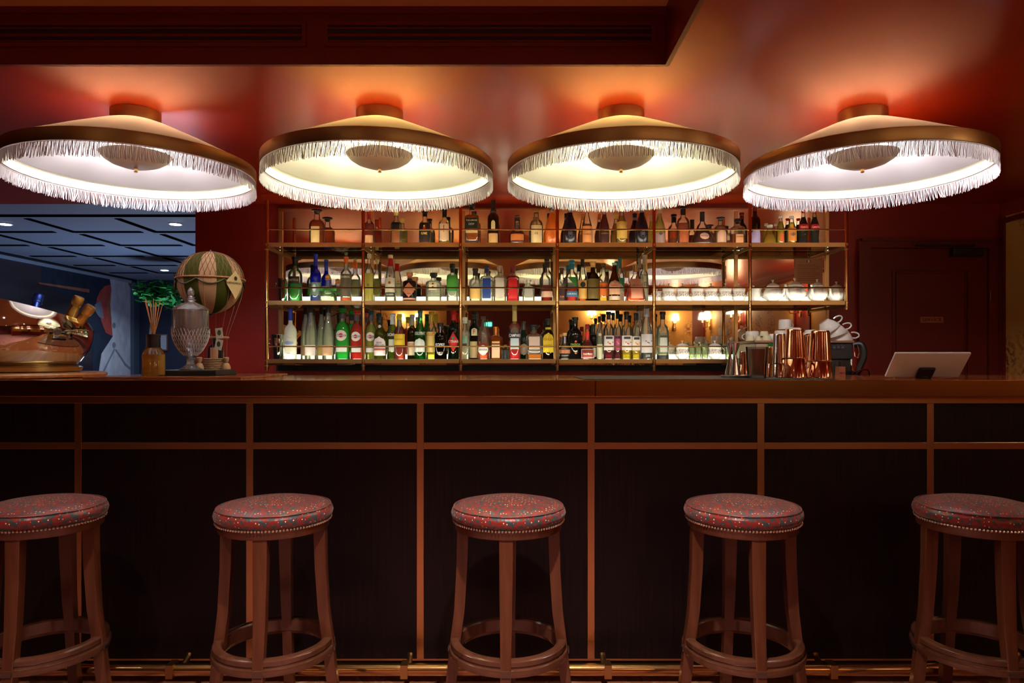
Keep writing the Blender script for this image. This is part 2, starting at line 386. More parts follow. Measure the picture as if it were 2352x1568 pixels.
b = MB(); b.box(XL, XL+.03, YW+.12, YF, 2.048, 2.078); struct('trim_5', b, pbr('led_line_blue', (.30, .40, .55), .35))  # pale blue colour stands in for the glow of the LED line
struct('trim_6', MB().box(XL, XL+.06, 8.18, YF, 0, 2.06), pbr('grey_blue_post', (.06, .09, .14), .4))
# header face of the opening
for i, (px, py) in enumerate(((12, 514), (403, 514), (378, 620))):
    Yd = (ZC-CZ)*F/(VY-py); x = X(px, Yd)
    t = thing('recessed_spotlight', ['bright spotlight at the left edge in the blue ceiling', 'recessed spotlight in the blue ceiling nearest the red pillar', 'small farthest spotlight in the blue ceiling above the plant'][i], 'spotlight', (x, Yd, ZC), group='recessed spotlights in the blue ceiling')
    MB().lathe([(.047, -.004), (.047, 0)], 20).build('trim_ring', flat('c0c8d8'), t)
    MB().lathe([(.036, -.006), (.036, -.004)], 20).build('lens', emit('spot_lens', (.85, .92, 1), 14), t)
    arealight('spot_light', (0, 0, -.012), .07, 4, (.75, .86, 1), parent=t)
arealight('blue_room_downlight', (-2.6, 5.4, ZC-.02), .3, 11, (.6, .75, 1))
arealight('blue_room_uplight', (-3.0, 6.0, .5), .8, 9, (.55, .72, 1), rot=(PI, 0, 0), spread=3.0)
# painted figure mural on the left wall of the blue room (points mapped from their place on that wall)
XM0 = XL+.012
mur = thing('mural', 'large wall mural of a figure in a white waistcoat and red coat', 'mural', (XM0, 6.2, 1.2))
XM = XL+.012
def mp(px, py, off):
    Yp = (XM+off)*F/(px-VX); return (off, Yp-6.2, Z(py, Yp)-1.2)
def mpoly(name, pts, mat, off): MB().poly([mp(x, y, off) for x, y in pts]).build(name, mat, mur, False)
MB().box(0, .002, YW+.14-6.2, 8.18-6.2, -1.15, 2.045-1.2).build('mural_panel', pbr('mural_dark', (.020, .016, .026), .5, vary=(2, (.055, .045, .06), (1, .4, 2))), mur, False)
mc = lambda n, c, c2: pbr('mural_'+n, c, .6, vary=(6, c2, (1, 2, 1)))
mwhite, mred, mgrey, mor = mc('white', (.42, .47, .60), (.60, .64, .74)), mc('red', (.36, .05, .045), (.52, .10, .08)), mc('grey', (.16, .19, .27), (.25, .28, .38)), mc('orange', (.30, .09, .05), (.45, .16, .09))
mpoly('painted_navy_field', [(96, 600), (232, 630), (300, 640), (300, 880), (215, 880), (205, 710), (96, 650)], mc('navy', (.012, .02, .045), (.02, .035, .07)), .003)
mpoly('painted_gold_edge', [(88, 648), (205, 664), (205, 672), (92, 652)], mor, .005)
mpoly('painted_red_coat', [(262, 652), (259, 772), (243, 764), (233, 738), (226, 712), (219, 702), (223, 684), (230, 668), (242, 656)], mred, .0045)
mpoly('painted_red_collar', [(293, 641), (309, 643), (309, 692)], mred, .0045)
mpoly('painted_sleeve', [(217, 700), (231, 690), (236, 712), (238, 732), (228, 728), (220, 716)], mgrey, .006)
mpoly('painted_skin', [(262, 660), (260, 738), (252, 734), (246, 715), (246, 694), (254, 672)], mor, .006)
mpoly('painted_waistcoat', [(264, 640), (290, 641), (309, 682), (309, 872), (225, 872), (228, 845), (233, 812), (259, 772), (256, 735), (257, 700), (259, 668)], mwhite, .0065)
mpoly('painted_coat_edge', [(252, 640), (266, 639), (262, 660), (258, 700), (257, 740), (253, 700), (256, 665)], mwhite, .008)
mpoly('painted_fold', [(262, 800), (264, 803), (246, 840), (236, 860), (234, 858), (244, 836)], mgrey, .009)
mpoly('painted_fold', [(264, 803), (267, 801), (290, 835), (307, 850), (307, 854), (288, 840)], mgrey, .009)
for (x, y) in ((262, 747), (262, 792)): mpoly('painted_button', [(x+4*math.cos(a*PI/4), y+7*math.sin(a*PI/4)) for a in range(8)], mgrey, .01)
# framed notice on the far wall and the plant
t = thing('framed_notice', 'small brown framed paper notice on the navy far wall', 'picture', (X(362, YF), YF, Z(786, YF)))
MB().box(-.13, .13, -.02, 0, -.1, .1).build('frame', pbr('notice_frame', (.12, .05, .04), .5), t, False)
MB().box(-.115, .115, -.022, -.02, -.085, .085).build('paper', pbr('notice_paper', (.32, .36, .46), .7), t, False)
YP = 6.4
t = thing('potted_tree', 'leafy green potted tree at the end of the blue room', 'plant', (X(345, YP), YP, 0))
MB().lathe([(.12, 0), (.16, .32), (.17, .34), (.15, .34), (.14, .30)], 20).build('pot', pbr('pot_clay', (.1, .08, .07), .6), t)
MB().tube([(0, 0, .3), (.02, 0, .8), (-.01, 0, 1.3), (.04, 0, 1.75)], .012, 6).build('trunk', pbr('bark', (.10, .06, .04), .8), t)
lm = MB(); rnd = random.Random(3)
for k in range(330):
    a = rnd.uniform(0, 2*PI); q = rnd.random()**.5
    c = Vector((.17*q*math.cos(a)+.05, .17*q*math.sin(a), 1.775+.13*rnd.uniform(-1, 1)*(1-q*.4)))
    if rnd.random() < .3: c.x += .12; c.z -= .03
    u = Vector((rnd.uniform(-1, 1), rnd.uniform(-1, 1), rnd.uniform(-.6, .3))).normalized(); v = u.cross(Vector((rnd.uniform(-.4, .4), rnd.uniform(-.4, .4), 1))).normalized()
    L, W = rnd.uniform(.03, .05), rnd.uniform(.018, .028)
    lm.poly([c-u*L, c-u*L*.3+v*W, c+u*L*.4+v*W*.9, c+u*L, c+u*L*.4-v*W*.9, c-u*L*.3-v*W])
lm.build('foliage', pbr('leaf_green', (.02, .20, .04), .5, vary=(20, (.06, .50, .10), (1, 1, 1))), t, False)

# ================================================================== LAMPS OF THE ROOM (behind and beside the camera)
shade_w = emit('sconce_shade_glow', (1.0, .78, .50), 9)
def sconce(loc, rotz, label, arms=2):
    t = thing('wall_sconce', label, 'sconce', loc, rotz, 'brass candle sconces on the walls')
    MB().lathe([(.03, 0), (.034, .01), (.02, .10), (.026, .16), (0, .18)], 12, (0, -.02, -.14), d=.5).build('back_plate', brass, t)
    for s in ((-1, 1) if arms == 2 else (0,)):
        a = MB(); a.tube([(0, -.02, -.06), (s*.04, -.06, -.10), (s*.10, -.09, -.09), (s*.125, -.10, -.04)], .006, 6)
        a.lathe([(.008, 0), (.024, .012), (.024, .016)], 12, (s*.125, -.10, -.045)); a.build('arm', brass, t)
        MB().lathe([(.009, -.03), (.009, .03)], 10, (s*.125, -.10, 0)).build('candle_sleeve', flat('e8dcc8'), t)
        MB().lathe([(.058, .02), (.036, .115)], 16, (s*.125, -.10, 0), cap0=True, cap1=True).build('lamp_shade', shade_w, t)
sconce((1.17, -.95, 1.72), PI, 'brass sconce with two shades on the wallpapered partition')
sconce((2.47, YB, 1.72), PI, 'single shade brass sconce on the rear wall by the corner', 1)
sconce((-1.55, YB, 1.72), PI, 'brass sconce with two shades on the rear wall opposite the bar')
sconce((XR, 1.3, 1.72), -PI/2, 'brass sconce on the right wall nearest the service door')
sconce((XR, -.55, 1.72), -PI/2, 'brass sconce in the middle of the right wall')
sconce((XR, -1.9, 1.72), -PI/2, 'brass sconce on the right wall nearest the rear corner')
for i, (x, y) in enumerate(((-2.6, .9), (-1.2, 1.05), (.05, 1.05), (-1.2, -1.0), (.05, -1.2))):
    t = thing('ceiling_spotlight', 'small round spotlight in the raised ceiling, %s' % ['at far left before the bar', 'left of centre before the bar', 'in front of the middle stool', 'left of centre near the rear wall', 'near the rear wall behind the camera'][i], 'spotlight', (x, y, CH2), group='spotlights in the raised ceiling')
    MB().lathe([(.045, -.004), (.045, 0)], 16).build('trim_ring', brass_old, t)
    MB().lathe([(.03, -.006), (.03, -.004)], 16).build('lens', emit('warm_lens', (1, .9, .8), 8), t)
    arealight('spot_light', (0, 0, -.012), .06, [1.2, 4, 11, 3, 4][i], (1, .86, .72), parent=t, spread=1.6)
t = thing('exit_light', 'small green emergency exit light on the rear wall', 'exit light', (-.36, YB, 1.68))
MB().box(-.06, .06, 0, .04, -.035, .035).build('housing', flat('404040'), t, False)
MB().box(-.05, .05, .04, .042, -.028, .028).build('green_face', emit('green_glow', (.05, .9, .45), 3), t, False)

# ================================================================== BAR
bar_x0, bar_x1 = -2.55, XR-.02
FY = 2.46
bf = thing('bar_cabinet', 'dark wood bar front divided by copper-toned brass strips', 'bar', (0, FY, 0))
MB().box(bar_x0, bar_x1, .004, .05, .116, 1.043).build('carcass', black_matte, bf, False)
vx = [X(px, FY) for px in (-213, 180, 574, 965.5, 1357.5, 1747, 2136, 2527)]
edges = [bar_x0]+vx+[bar_x1]
hw = .0125
zrail = (Z(1031, FY), Z(1015.5, FY)); ztop0, ztop1 = Z(926, FY), 1.043
for i in range(len(edges)-1):
    l = edges[i]+(hw if i else 0); r = edges[i+1]-(hw if i < len(edges)-2 else 0)
    if r-l < .02: continue
    MB().box(l+.001, r-.001, 0, .004, zrail[1]+.001, ztop0-.001).build('upper_panel', wenge, bf, False)
    MB().box(l+.001, r-.001, 0, .004, .116, zrail[0]-.001).build('lower_panel', wenge, bf, False)
for x in vx: MB().box(x-hw, x+hw, -.003, .004, .116, ztop0).build('upright_strip', brass_bar, bf, False, bevel=.001)
MB().box(bar_x0, bar_x1, -.002, .004, zrail[0], zrail[1]).build('cross_strip', brass_bar, bf, False, bevel=.001)
MB().box(bar_x0, bar_x1, -.004, .004, ztop0, ztop1).build('top_strip', brass_bar, bf, False, bevel=.001)
MB().box(bar_x0, bar_x1, -.002, .05, .110, .116).build('bottom_strip', brass_bar, bf, False)
struct('baseboard_bar', MB().box(bar_x0, bar_x1, 2.60, 2.63, 0, .112), floor_marble)
struct('trim_8', MB().box(bar_x0, bar_x1, 2.30, 2.60, 0, .004), floor_marble)
bt = thing('bar_counter', 'long rust marble bar top with a polished brass edge', 'counter', (0, 0, 1.10))
MB().box(bar_x0, bar_x1, 2.404, 3.12, -.055, 0).build('marble_top', counter_marble, bt, False)
e = MB()
for a, c in ((bar_x0, X(1367, 2.4)-.0006), (X(1367, 2.4)+.0006, bar_x1)): e.box(a, c, 2.396, 2.4035, -.0555, .0012)
e.build('brass_edge', pbr('brass_edge', (.62, .38, .14), .17, 1, bump=(4, .04, (1, 1, 1))), bt, False, bevel=.0015)
MB().box(bar_x0, bar_x1, 2.56, 3.10, -1.09, -.056).build('counter_carcass', black_matte, bt, False)
# foot rail
fr = thing('foot_rail', 'round brass foot rail along the bottom of the bar', 'foot rail', (0, 2.33, .136))
MB().tube([(bar_x0, 0, 0), (-.8, 0, 0), (.8, 0, 0), (bar_x1-.02, 0, 0)], .020, 16).build('rail', brass, fr)
for px in (-140, 395, 930, 1395, 1910, 2400):
    x = X(px, 2.33); m = MB(); m.tube([(x, 0, -.02), (x, .05, -.03), (x, .12, -.01), (x, .128, .0)], .010, 8)
    m.box(x-.012, x+.012, -.0225, .0225, -.0225, .0225); m.build('bracket', brass_old, fr)
# back counter under the shelves (mostly hidden)
wb = thing('back_counter', 'dark working counter behind the bar below the bottle shelves', 'counter', (0, 0, 0))
MB().box(-1.7, 1.95, 3.45, YW-.005, .05, .86).build('cabinet', wenge, wb, False); MB().box(-1.72, 1.97, 3.43, YW-.005, .861, .9).build('worktop', steel_satin, wb, False)

# ================================================================== BACK-BAR SHELVING
SY = 3.90; MY = 4.145; LED = 14
mir = MB().box(X(646, MY), X(1898, MY), MY, MY+.012, Z(838, MY), Z(481, MY)).build('wall_mirror', pbr('antique_mirror', (.93, .84, .72), .018, 1), None, False)
tag(mir, 'wide bronze tinted mirror behind the bottle shelves', 'mirror')
struct('trim_9', MB().box(X(640, MY), X(1712, MY), 4.10, YW, Z(851, MY), Z(838.5, MY)), black_matte)
m = MB(); m.box(X(640, MY), X(646, MY), MY-.008, YW, Z(838, MY), Z(478, MY)); m.box(X(1898, MY), X(1903, MY), MY-.008, YW, Z(838, MY), Z(478, MY)); m.box(X(646, MY), X(1898, MY), MY-.003, YW, Z(481, MY), Z(478, MY))
struct('trim_10', m, pbr('mirror_edge_trim', (.40, .25, .12), .35, 1))
sh = thing('shelf_unit', 'brass shelving with three glass shelves fixed over the mirror', 'shelving', (0, 0, 0))
PX = [613, 834.5, 1058, 1280, 1502, 1722.5, 1944]
SZ = [Z(559.5, SY), Z(692.5, SY), Z(826.5, SY)]; RZ = [Z(527, SY), Z(660.5, SY), Z(795.5, SY)]
for i, px in enumerate(PX):
    x = X(px, SY); zb = Z(850, SY) if i < 6 else Z(711, SY); zt_ = Z(462, SY); r = .0095
    m = MB(); m.lathe([(.004, zb-.006), (.0105, zb), (.0105, zb+.045), (r, zb+.046)]+[q for s_ in SZ if s_ > zb for q in ()]+[(r, zt_), (.006, zt_+.006), (0, zt_+.008)], 14, (x, SY, 0)); m.build('post', brass, sh)
    m = MB()
    for s_ in SZ:
        if s_ > zb: m.lathe([(.0115, s_-.035), (.0115, s_-.030)], 14, (x, SY, 0)); m.lathe([(.0113, s_-.002), (.0113, s_+.001)], 14, (x, SY, 0)); m.box(x-.003, x+.003, SY-.013, SY-.009, s_-.012, s_-.004)
    m.build('collar', brass_old, sh)
    m = MB(); m.box(x-.009, x+.009, MY-.010, MY-.001, (Z(834, MY) if i < 6 else Z(705, MY)), Z(486, MY)); m.build('wall_bar', brass_old, sh, False)
    for s_ in SZ:
        if s_ > zb:
            m = MB(); m.box(x-.004, x+.004, SY, MY-.011, s_-.030, s_-.013); m.build('side_bracket', brass_old, sh, False)
for k in range(3):
    n = 6 if k < 2 else 5
    for j in range(n):
        a, c = X(PX[j], SY)+.0096, X(PX[j+1], SY)-.0096
        MB().box(a, c, SY-.004, SY+.0, SZ[k]-.018, SZ[k]+.0055).build('shelf_edge', brass_old, sh, False)
        MB().tube([(a, SY, RZ[k]), (c, SY, RZ[k])], .0042, 8).build('guard_rail', brass, sh)
        MB().box(a-.004, c+.004, SY+.0005, MY-.012, SZ[k]-.009, SZ[k]).build('glass_shelf', shelf_glass, sh, False)
led = emit('shelf_led', (1.0, .94, .72), LED*1.5); led2 = emit('shelf_back_led', (1.0, .97, .78), LED*1.6)
for k in range(3):
    n = 6 if k < 2 else 5
    for j in range(n):
        a, c = X(PX[j], SY)+.02, X(PX[j+1], SY)-.02
        MB().box(a, c, SY+.0005, SY+.009, SZ[k]+.0004, SZ[k]+.0014).box(a, c, SY+.0002, SY+.003, SZ[k]+.0014, SZ[k]+.0055).build('strip_channel', brass_old, sh, False)
        MB().box(a, c, SY+.0032, SY+.0065, SZ[k]+.0015, SZ[k]+.0050).build('light_strip', led, sh, False)
        MB().box(a, c, MY-.0125, MY-.0005, SZ[k]+.0002, SZ[k]+.0010).box(a, c, MY-.0125, MY-.0115, SZ[k]+.0010, SZ[k]+.0042).build('strip_channel', brass_old, sh, False)
        MB().box(a, c, MY-.0110, MY-.0010, SZ[k]+.0012, SZ[k]+.0022).build('light_strip', led2, sh, False)
led3 = emit('shelf_diffuser', (1.0, .95, .68), 1.35)
for k, hgt in ((0, .012), (1, .048), (2, .032)):
    for j in range(6 if k < 2 else 5):
        a, c = X(PX[j], SY)+.02, X(PX[j+1], SY)-.02
        MB().box(a, c, MY-.0093, MY-.0006, SZ[k]+.0045, SZ[k]+hgt).build('light_diffuser', led3, sh, False)
nt_ = thing('wall_notice', 'brown printed notice with tricolour emblem on the mirror', 'notice', (X(1859, 4.13), MY, Z(622, 4.13)))
wn, hn = .083, .075
MB().box(-wn, wn, -.004, -.001, -hn, hn).build('sheet', pbr('notice_sheet', (.40, .15, .07), .4), nt_, False)
for i, c in enumerate(('2a3a90', 'e0e0e8', 'b02030')): MB().box(-.012+i*.008, -.004+i*.008, -.0055, -.004, hn-.022, hn-.010).build('emblem', flat(c), nt_, False)
m = MB()
for k in range(9): m.box(-wn*.8, wn*(.8 if k % 3 else .5), -.0048, -.004, hn-.04-k*.0115, hn-.038-k*.0115)
m.build('printed_lines', pbr('notice_print', (.12, .03, .015), .6), nt_, False)

# ================================================================== PENDANT LAMPS
def interp(tab, z):
    for (r0, z0), (r1, z1) in zip(tab, tab[1:]):
        if z0 <= z <= z1 or z1 <= z <= z0: return r0+(r1-r0)*(z-z0)/((z1-z0) or 1)
    return tab[-1][0]
LZ = 1.861
def make_lamp(label, warm):
    t = thing('ceiling_lamp', label, 'lamp', (0, 0, LZ), group='fringed shade lamps in a row over the bar')
    MB().lathe([(.084, CL-.047-LZ), (.086, CL-.04-LZ), (.086, CL-LZ-.001)], 40).build('ceiling_mount', brass_rim, t)
    R = .421
    outer = [(.074, .194), (.090, .191), (.125, .178), (.18, .154), (.26, .118), (.34, .080), (R-.003, .043)]
    MB().lathe(outer, 72, cap0=False, cap1=False).build('lamp_shade', cloth('tan_shade_fabric', (.80, .50, .25), .66), t)
    MB().lathe([(r-.004, z-.006) for r, z in outer], 72, cap0=False, cap1=False).build('shade_lining', cloth('white_lining_'+warm, (.50, .49, .48) if warm == 'cool' else (.62, .62, .48), .5), t)
    MB().lathe([(R-.003, 0), (R+.001, 0), (R+.002, .002), (R+.002, .041), (R, .043), (R-.003, .043)], 96, cap0=False, cap1=False).build('brass_band', brass_rim, t)
    MB().lathe([(R-.0045, .002), (R-.0045, .034), (R-.012, .037)], 96, cap0=False, cap1=False).build('inner_band', pbr('inner_band_cream', (.50, .47, .30), .4), t)
    fm = MB(); rn = random.Random(len(label)); n = 760
    jit = 0
    for k in range(n):
        a = 2*PI*(k+rn.uniform(-.2, .2))/n; jit = jit*.86+rn.gauss(0, .0011); L = rn.uniform(.049, .057)
        pts = []
        for s_ in range(4):
            u = s_/3; aa = a+(jit*u*u+.0006*math.sin(k*1.7+u*5))/R*2.2
            rr = R-.001+.002*u+rn.gauss(0, .0006)*u
            pts.append((rr*math.cos(aa), rr*math.sin(aa), .003-L*u))
        fm.tube(pts, [.0011, .0012, .00115, .0009], 3)
    fm.lathe([(R-.0035, -.004), (R+.0005, -.004), (R+.0005, .002)], 96, cap0=False, cap1=False)
    fm.build('fringe', cloth('fringe_cotton', (.66, .62, .60), .16), t)
    MB().lathe([(.122, .075), (.124, .073), (.110, .056), (.085, .040), (.05, .028), (.012, .023), (0, .023)], 40, cap0=False).build('diffuser_dish', pbr('dish_metal', (.80, .74, .56), .5, .2), t)
    m = MB(); m.lathe([(.006, .008), (.007, .010), (.007, .021), (.004, .024)], 12); m.build('finial', brass, t)
    MB().lathe([(.007, .03), (.007, .19)], 10).build('stem', brass_old, t)
    bulb = emit('bulb_'+warm, (1, .93, 1.0) if warm == 'cool' else (1, .97, .78), BULB)
    for k in range(4):
        a = PI/4+k*PI/2+.25
        c = (.088*math.cos(a), .088*math.sin(a), .108)
        m = MB(); m.sphere(c, .017, 10, 6); m.build('bulb', bulb, t)
    return t
BULB = 400
lx = [X(p, 2.6) for p in (312, 872, 1426.5, 1981)]
l1 = make_lamp('fringed brass ceiling lamp at the far left above the steel bowl', 'cool')
l2 = make_lamp('second fringed brass ceiling lamp from the left above the left bottles', 'warm')
l3 = copy_tree(l2); tag(l3, 'third fringed ceiling lamp from the left above the right bottles')
l4 = copy_tree(l1); tag(l4, 'fringed brass ceiling lamp at the far right above the shakers')
for l, x, r in zip((l1, l2, l3, l4), lx, (0, .0, 1.1, 2.3)): l.location = (x, 2.6, LZ); l.rotation_euler = (0, 0, r)

# ================================================================== STOOLS
def make_stool(label):
    t = thing('bar_stool', label, 'stool', (0, 0, 0), 0, 'round bar stools in a row at the bar')
    MB().lathe([(.150, .697), (.163, .698), (.170, .706), (.1725, .716), (.170, .726), (.163, .733), (.160, .7335), (.155, .737), (.12, .747), (.06, .753), (0, .754)], 56).build('seat_cushion', fabric, t, ang=60)
    m = MB(); m.tube([(.164*math.cos(2*PI*k/56), .164*math.sin(2*PI*k/56), .7345) for k in range(56)], .0022, 6, True); m.build('piping', fabric, t)
    m = MB(); n = 108
    for k in range(n):
        a = 2*PI*k/n; m.sphere((.1655*math.cos(a), .1655*math.sin(a), .6945), .0042, 8, 4)
    m.build('nailhead_trim', pbr('nail_silver', (.85, .78, .70), .22, 1), t)
    MB().lathe([(.150, .668), (.158, .668), (.160, .671), (.160, .700), (.14, .702)], 56, cap1=True).build('seat_frame', walnut, t)
    for k in range(4):
        a = -PI/2+k*PI/2; m = MB(); R = []
        # section leg: wide tangentially, thin radially, kicks out below the ring
        for z, r, wd, th in ((.669, .136, .0195, .017), (.55, .139, .0185, .016), (.42, .147, .0165, .0155), (.335, .158, .0150, .015), (.22, .170, .0145, .015), (.10, .186, .0150, .015), (0, .205, .0155, .015)):
            c = [(-wd, -th), (-wd*.8, -th*1.1), (wd*.8, -th*1.1), (wd, -th), (wd, th), (-wd, th)]
            R.append([(p[0], r-p[1], z) for p in c])
        ca, sa = math.cos(a-PI/2), math.sin(a-PI/2)
        R = [[(x*ca-y*sa, x*sa+y*ca, z) for x, y, z in r] for r in reversed(R)]
        m.rings(R); m.build('leg', walnut, t, ang=25)
        # cap plate where leg meets the ring
        q = MB(); q.cbox((0, .1805, .302), (.026, .003, .012)); q.v = [(x*ca-y*sa, x*sa+y*ca, z) for x, y, z in q.v]; q.build('leg_cap', pbr('cap_metal', (.14, .09, .08), .2, .7), t, False)
    prof = [(.146, .300), (.146, .334), (.150, .338), (.168, .338), (.1735, .334), (.1735, .322), (.1705, .319), (.1705, .316), (.1775, .313), (.1795, .308), (.1775, .294), (.170, .290), (.150, .290)]
    n = 64; R = []
    for r, z in prof+[prof[0]]: R.append([(r*math.cos(2*PI*k/n), r*math.sin(2*PI*k/n), z) for k in range(n)])
    MB().rings(R, True, False, False).build('foot_ring', pbr('ring_walnut', (.085, .028, .014), .22, coat=.6, coatr=.12, vary=(6, (.14, .05, .03), (3, 3, 3))), t, ang=40)
    return t
st = make_stool('round bar stool cut off at the left edge of the photo')
sx = (-1.413, -.716, -.0105, .695, 1.402); sr = (.10, .07, -.04, -.03, -.09)
sl = ['', 'second round bar stool from the left, before the second brass strip', 'middle round bar stool standing left of the brightest brass strip', 'fourth round bar stool from the left, below the metal shakers', 'round bar stool at the far right, below the white tablet']
st.location = (sx[0], 2.1, 0); st.rotation_euler = (0, 0, sr[0])
for i in range(1, 5): dup(st, (sx[i], 2.1, 0), sr[i], sl[i])

# ================================================================== BOTTLES
SHP = {
 'spirit': [(0, .94), (.012, 1), (.60, 1), (.64, .97), (.68, .84), (.71, .62), (.74, .42), (.77, .36), (.93, .35), (.935, .40), (1, .40)],
 'round':  [(0, .92), (.012, 1), (.54, 1), (.60, .98), (.66, .88), (.70, .70), (.73, .48), (.76, .38), (.93, .36), (.94, .44), (1, .44)],
 'tall':   [(0, .94), (.01, 1), (.52, 1), (.57, .98), (.62, .88), (.66, .66), (.69, .42), (.72, .34), (.96, .31), (.965, .36), (1, .36)],
 'slope':  [(0, .92), (.012, 1), (.42, 1), (.50, .95), (.62, .72), (.74, .48), (.80, .38), (.96, .33), (.965, .38), (1, .38)],
 'taper':  [(0, .92), (.012, 1), (.40, 1), (.52, .93), (.66, .72), (.78, .50), (.86, .40), (.97, .36), (1, .40)],
 'square': [(0, .94), (.012, 1), (.66, 1), (.69, .97), (.715, .80), (.74, .44), (.76, .36), (.92, .35), (.93, .40), (1, .40)],
 'squat':  [(0, .92), (.015, 1), (.62, 1), (.68, .95), (.72, .80), (.745, .45), (.78, .32), (.88, .32), (.89, .44), (1, .44)],
 'bell':   [(0, .90), (.02, .99), (.12, 1), (.28, .92), (.42, .74), (.52, .48), (.58, .34), (.66, .27), (.78, .27), (1, .27)],
 'pyramid':[(0, .96), (.02, 1), (.35, .74), (.66, .42), (.70, .30), (.74, .24), (.95, .24), (1, .26)],
 'xo':     [(0, .86), (.02, .94), (.12, 1), (.22, .97), (.38, .74), (.52, .56), (.62, .44), (.68, .26), (.72, .20), (.96, .19), (1, .22)],
 'gourd':  [(0, .86), (.02, .94), (.20, 1), (.40, .97), (.50, .80), (.56, .58), (.62, .42), (.70, .34), (.96, .32), (1, .36)],
 'coke':   [(0, .80), (.02, .86), (.12, .90), (.24, .80), (.34, .84), (.48, 1), (.58, .96), (.68, .72), (.80, .44), (.90, .34), (.96, .34), (.965, .40), (1, .40)],
 'soda':   [(0, .92), (.015, 1), (.50, 1), (.60, .92), (.72, .66), (.84, .44), (.92, .38), (.925, .44), (1, .44)],
 'pear':   [(0, .88), (.03, .97), (.18, 1), (.42, .84), (.58, .58), (.70, .42), (.90, .34), (.905, .40), (1, .40)],
}
def bottle(shelf, px, wpx, ytop, shp, glass, liq, cap, labs, desc, cat='bottle', name='liquor_bottle', n=2., d=1., Y=4.03, capstyle='', extra=None, where=None, tilt=None):
    zs = SZ[shelf] if shelf is not None else 0
    bay = sum(1 for p in PX if px > p)
    w_ = where or 'on %s shelf, %s bay' % (('top', 'middle', 'bottom')[shelf], ('', 'first', 'second', 'third', 'fourth', 'fifth', 'last')[bay])
    H = Z(ytop, Y-.0)-zs; R = wpx/2*Y/F
    t = thing(name, desc+' '+w_, cat, (X(px, Y), Y, zs+.0005), 0, 'bottles on the %s shelf' % ('top', 'middle', 'bottom')[shelf])
    ns = 20 if n < 3 else 28
    tab = [(r*R, z*H) for z, r in SHP[shp]]
    gm = glass if not isinstance(glass, tuple) else glassy('glass_%02x%02x%02x_%d' % (*[int(c*255) for c in lin(glass[0])], int(glass[1]*100)), glass[0], glass[1], .9)
    if gm is G and (not liq or liq[2] <= .2): gm = clear_backlit
    tc = cap[1] if cap else 1
    body = [(r, z) for r, z in tab if z <= H*.995]
    MB().lathe([(r, z) for r, z in tab], ns, sup=n, d=d).build('glass_body', gm, t, ang=50)
    if liq:
        col, lev, bd = liq; top = lev*H; thk = max(.9, 1-.0035/R)
        pr = [(0, .006*1)]+[(r*thk-.0008, max(z, .006)) for r, z in tab if z < top]+[((interp(tab, top)*thk-.0008), top), (0, top)]
        MB().lathe(pr, ns, sup=n, d=d, cap0=False, cap1=False).build('liquid', glassy('liquid_%s_%d' % (col, int(bd*100)), col, bd, .5, ior=1.25), t, ang=50)
    if cap:
        cc, t0 = cap[0], cap[1]; cm = cc if not isinstance(cc, str) else flat(cc, .35)
        pr = [(interp(tab, t0*H)*1.06+.0006, t0*H)]
        pr += [(r*1.06+.0006, z) for r, z in tab if t0*H < z < H*.999]+[(interp(tab, H)*1.06+.0006, H*.996), (interp(tab, H)*.9, H+.001), (0, H+.001)]
        if capstyle == 'ball': rb = interp(tab, H)*1.7; pr = pr[:1]+[(rb*math.sin(a), H-rb*.6-rb*math.cos(a)) for a in [PI*k/8 for k in range(2, 9)]]
        if capstyle == 'flat': rb = R*.95; pr = pr[:2]+[(interp(tab, H), H*.94), (rb, H*.945), (rb*1.04, H*.96), (rb*1.04, H*.99), (rb*.96, H), (0, H)]
        if capstyle == 'disc': rb = interp(tab, H)*1.55; pr = [(interp(tab, H)*.7, H*t0), (interp(tab, H), H*.94), (rb, H*.95), (rb, H*.99), (0, H)]
        MB().lathe(pr, 16, d=1 if n < 3 else 1, cap0=False, cap1=False).build('cap', cm, t, ang=40)
    def fn(x, z, off=.0011):
        r = interp(tab, min(max(z, 0), H)); u = min(abs(x)/r, .999)
        return (x, -(r*d)*(1-u**n)**(1/n)-off, z)
    for L in labs:
        z0, z1, wf, c = L[:4]; kind = L[4] if len(L) > 4 else 'rect'; txt = L[5] if len(L) > 5 else None
        hw_ = wf*R; off = .0011 if kind != 'over' else .0018; g = []
        for a in range(9):
            v = a/8; zz = (z0+(z1-z0)*v)*H
            f = {'rect': 1, 'over': 1, 'round': math.sqrt(max(0, 1-(2*v-1)**2))+.02, 'diamond': 1-abs(2*v-1)+.01, 'arch': 1 if v < .6 else math.sqrt(max(0, 1-((v-.6)/.4)**2))+.02, 'shield': math.sqrt(max(0, 1-((.5-v)/.5)**2))+.02 if v < .5 else 1, 'sash': 1}[kind]
            f = min(f, 1)
            if kind == 'sash': xs = [hw_*(-1+2*v*.0+.0), hw_]; row = [fn(-hw_+(2*hw_)*(1-v)*.9+(hw_-(-hw_+(2*hw_)*(1-v)*.9))*k/10, zz, off) for k in range(11)]
            else: row = [fn(hw_*f*(-1+k/5), zz, off) for k in range(11)]
            g.append(row)
        o = MB().rings(g, False, False, False).build('label', flat(c), t, ang=60)
        if kind in ('round',) and len(L) > 6 and L[6]:
            pass
        if txt:
            for T in ([txt] if isinstance(txt[0], str) else txt):
                s_, zc, hh, cc, wdt = T[:5]
                text(o, s_, hh*H, flat(cc), fn=lambda x, z, zc=zc: fn(x, z+zc*H, .0024), bold=.012, fitw=wdt*2*R, rot=T[5] if len(T) > 5 else None)
    if extra: extra(t, H, R, fn)
    return t
G = clear
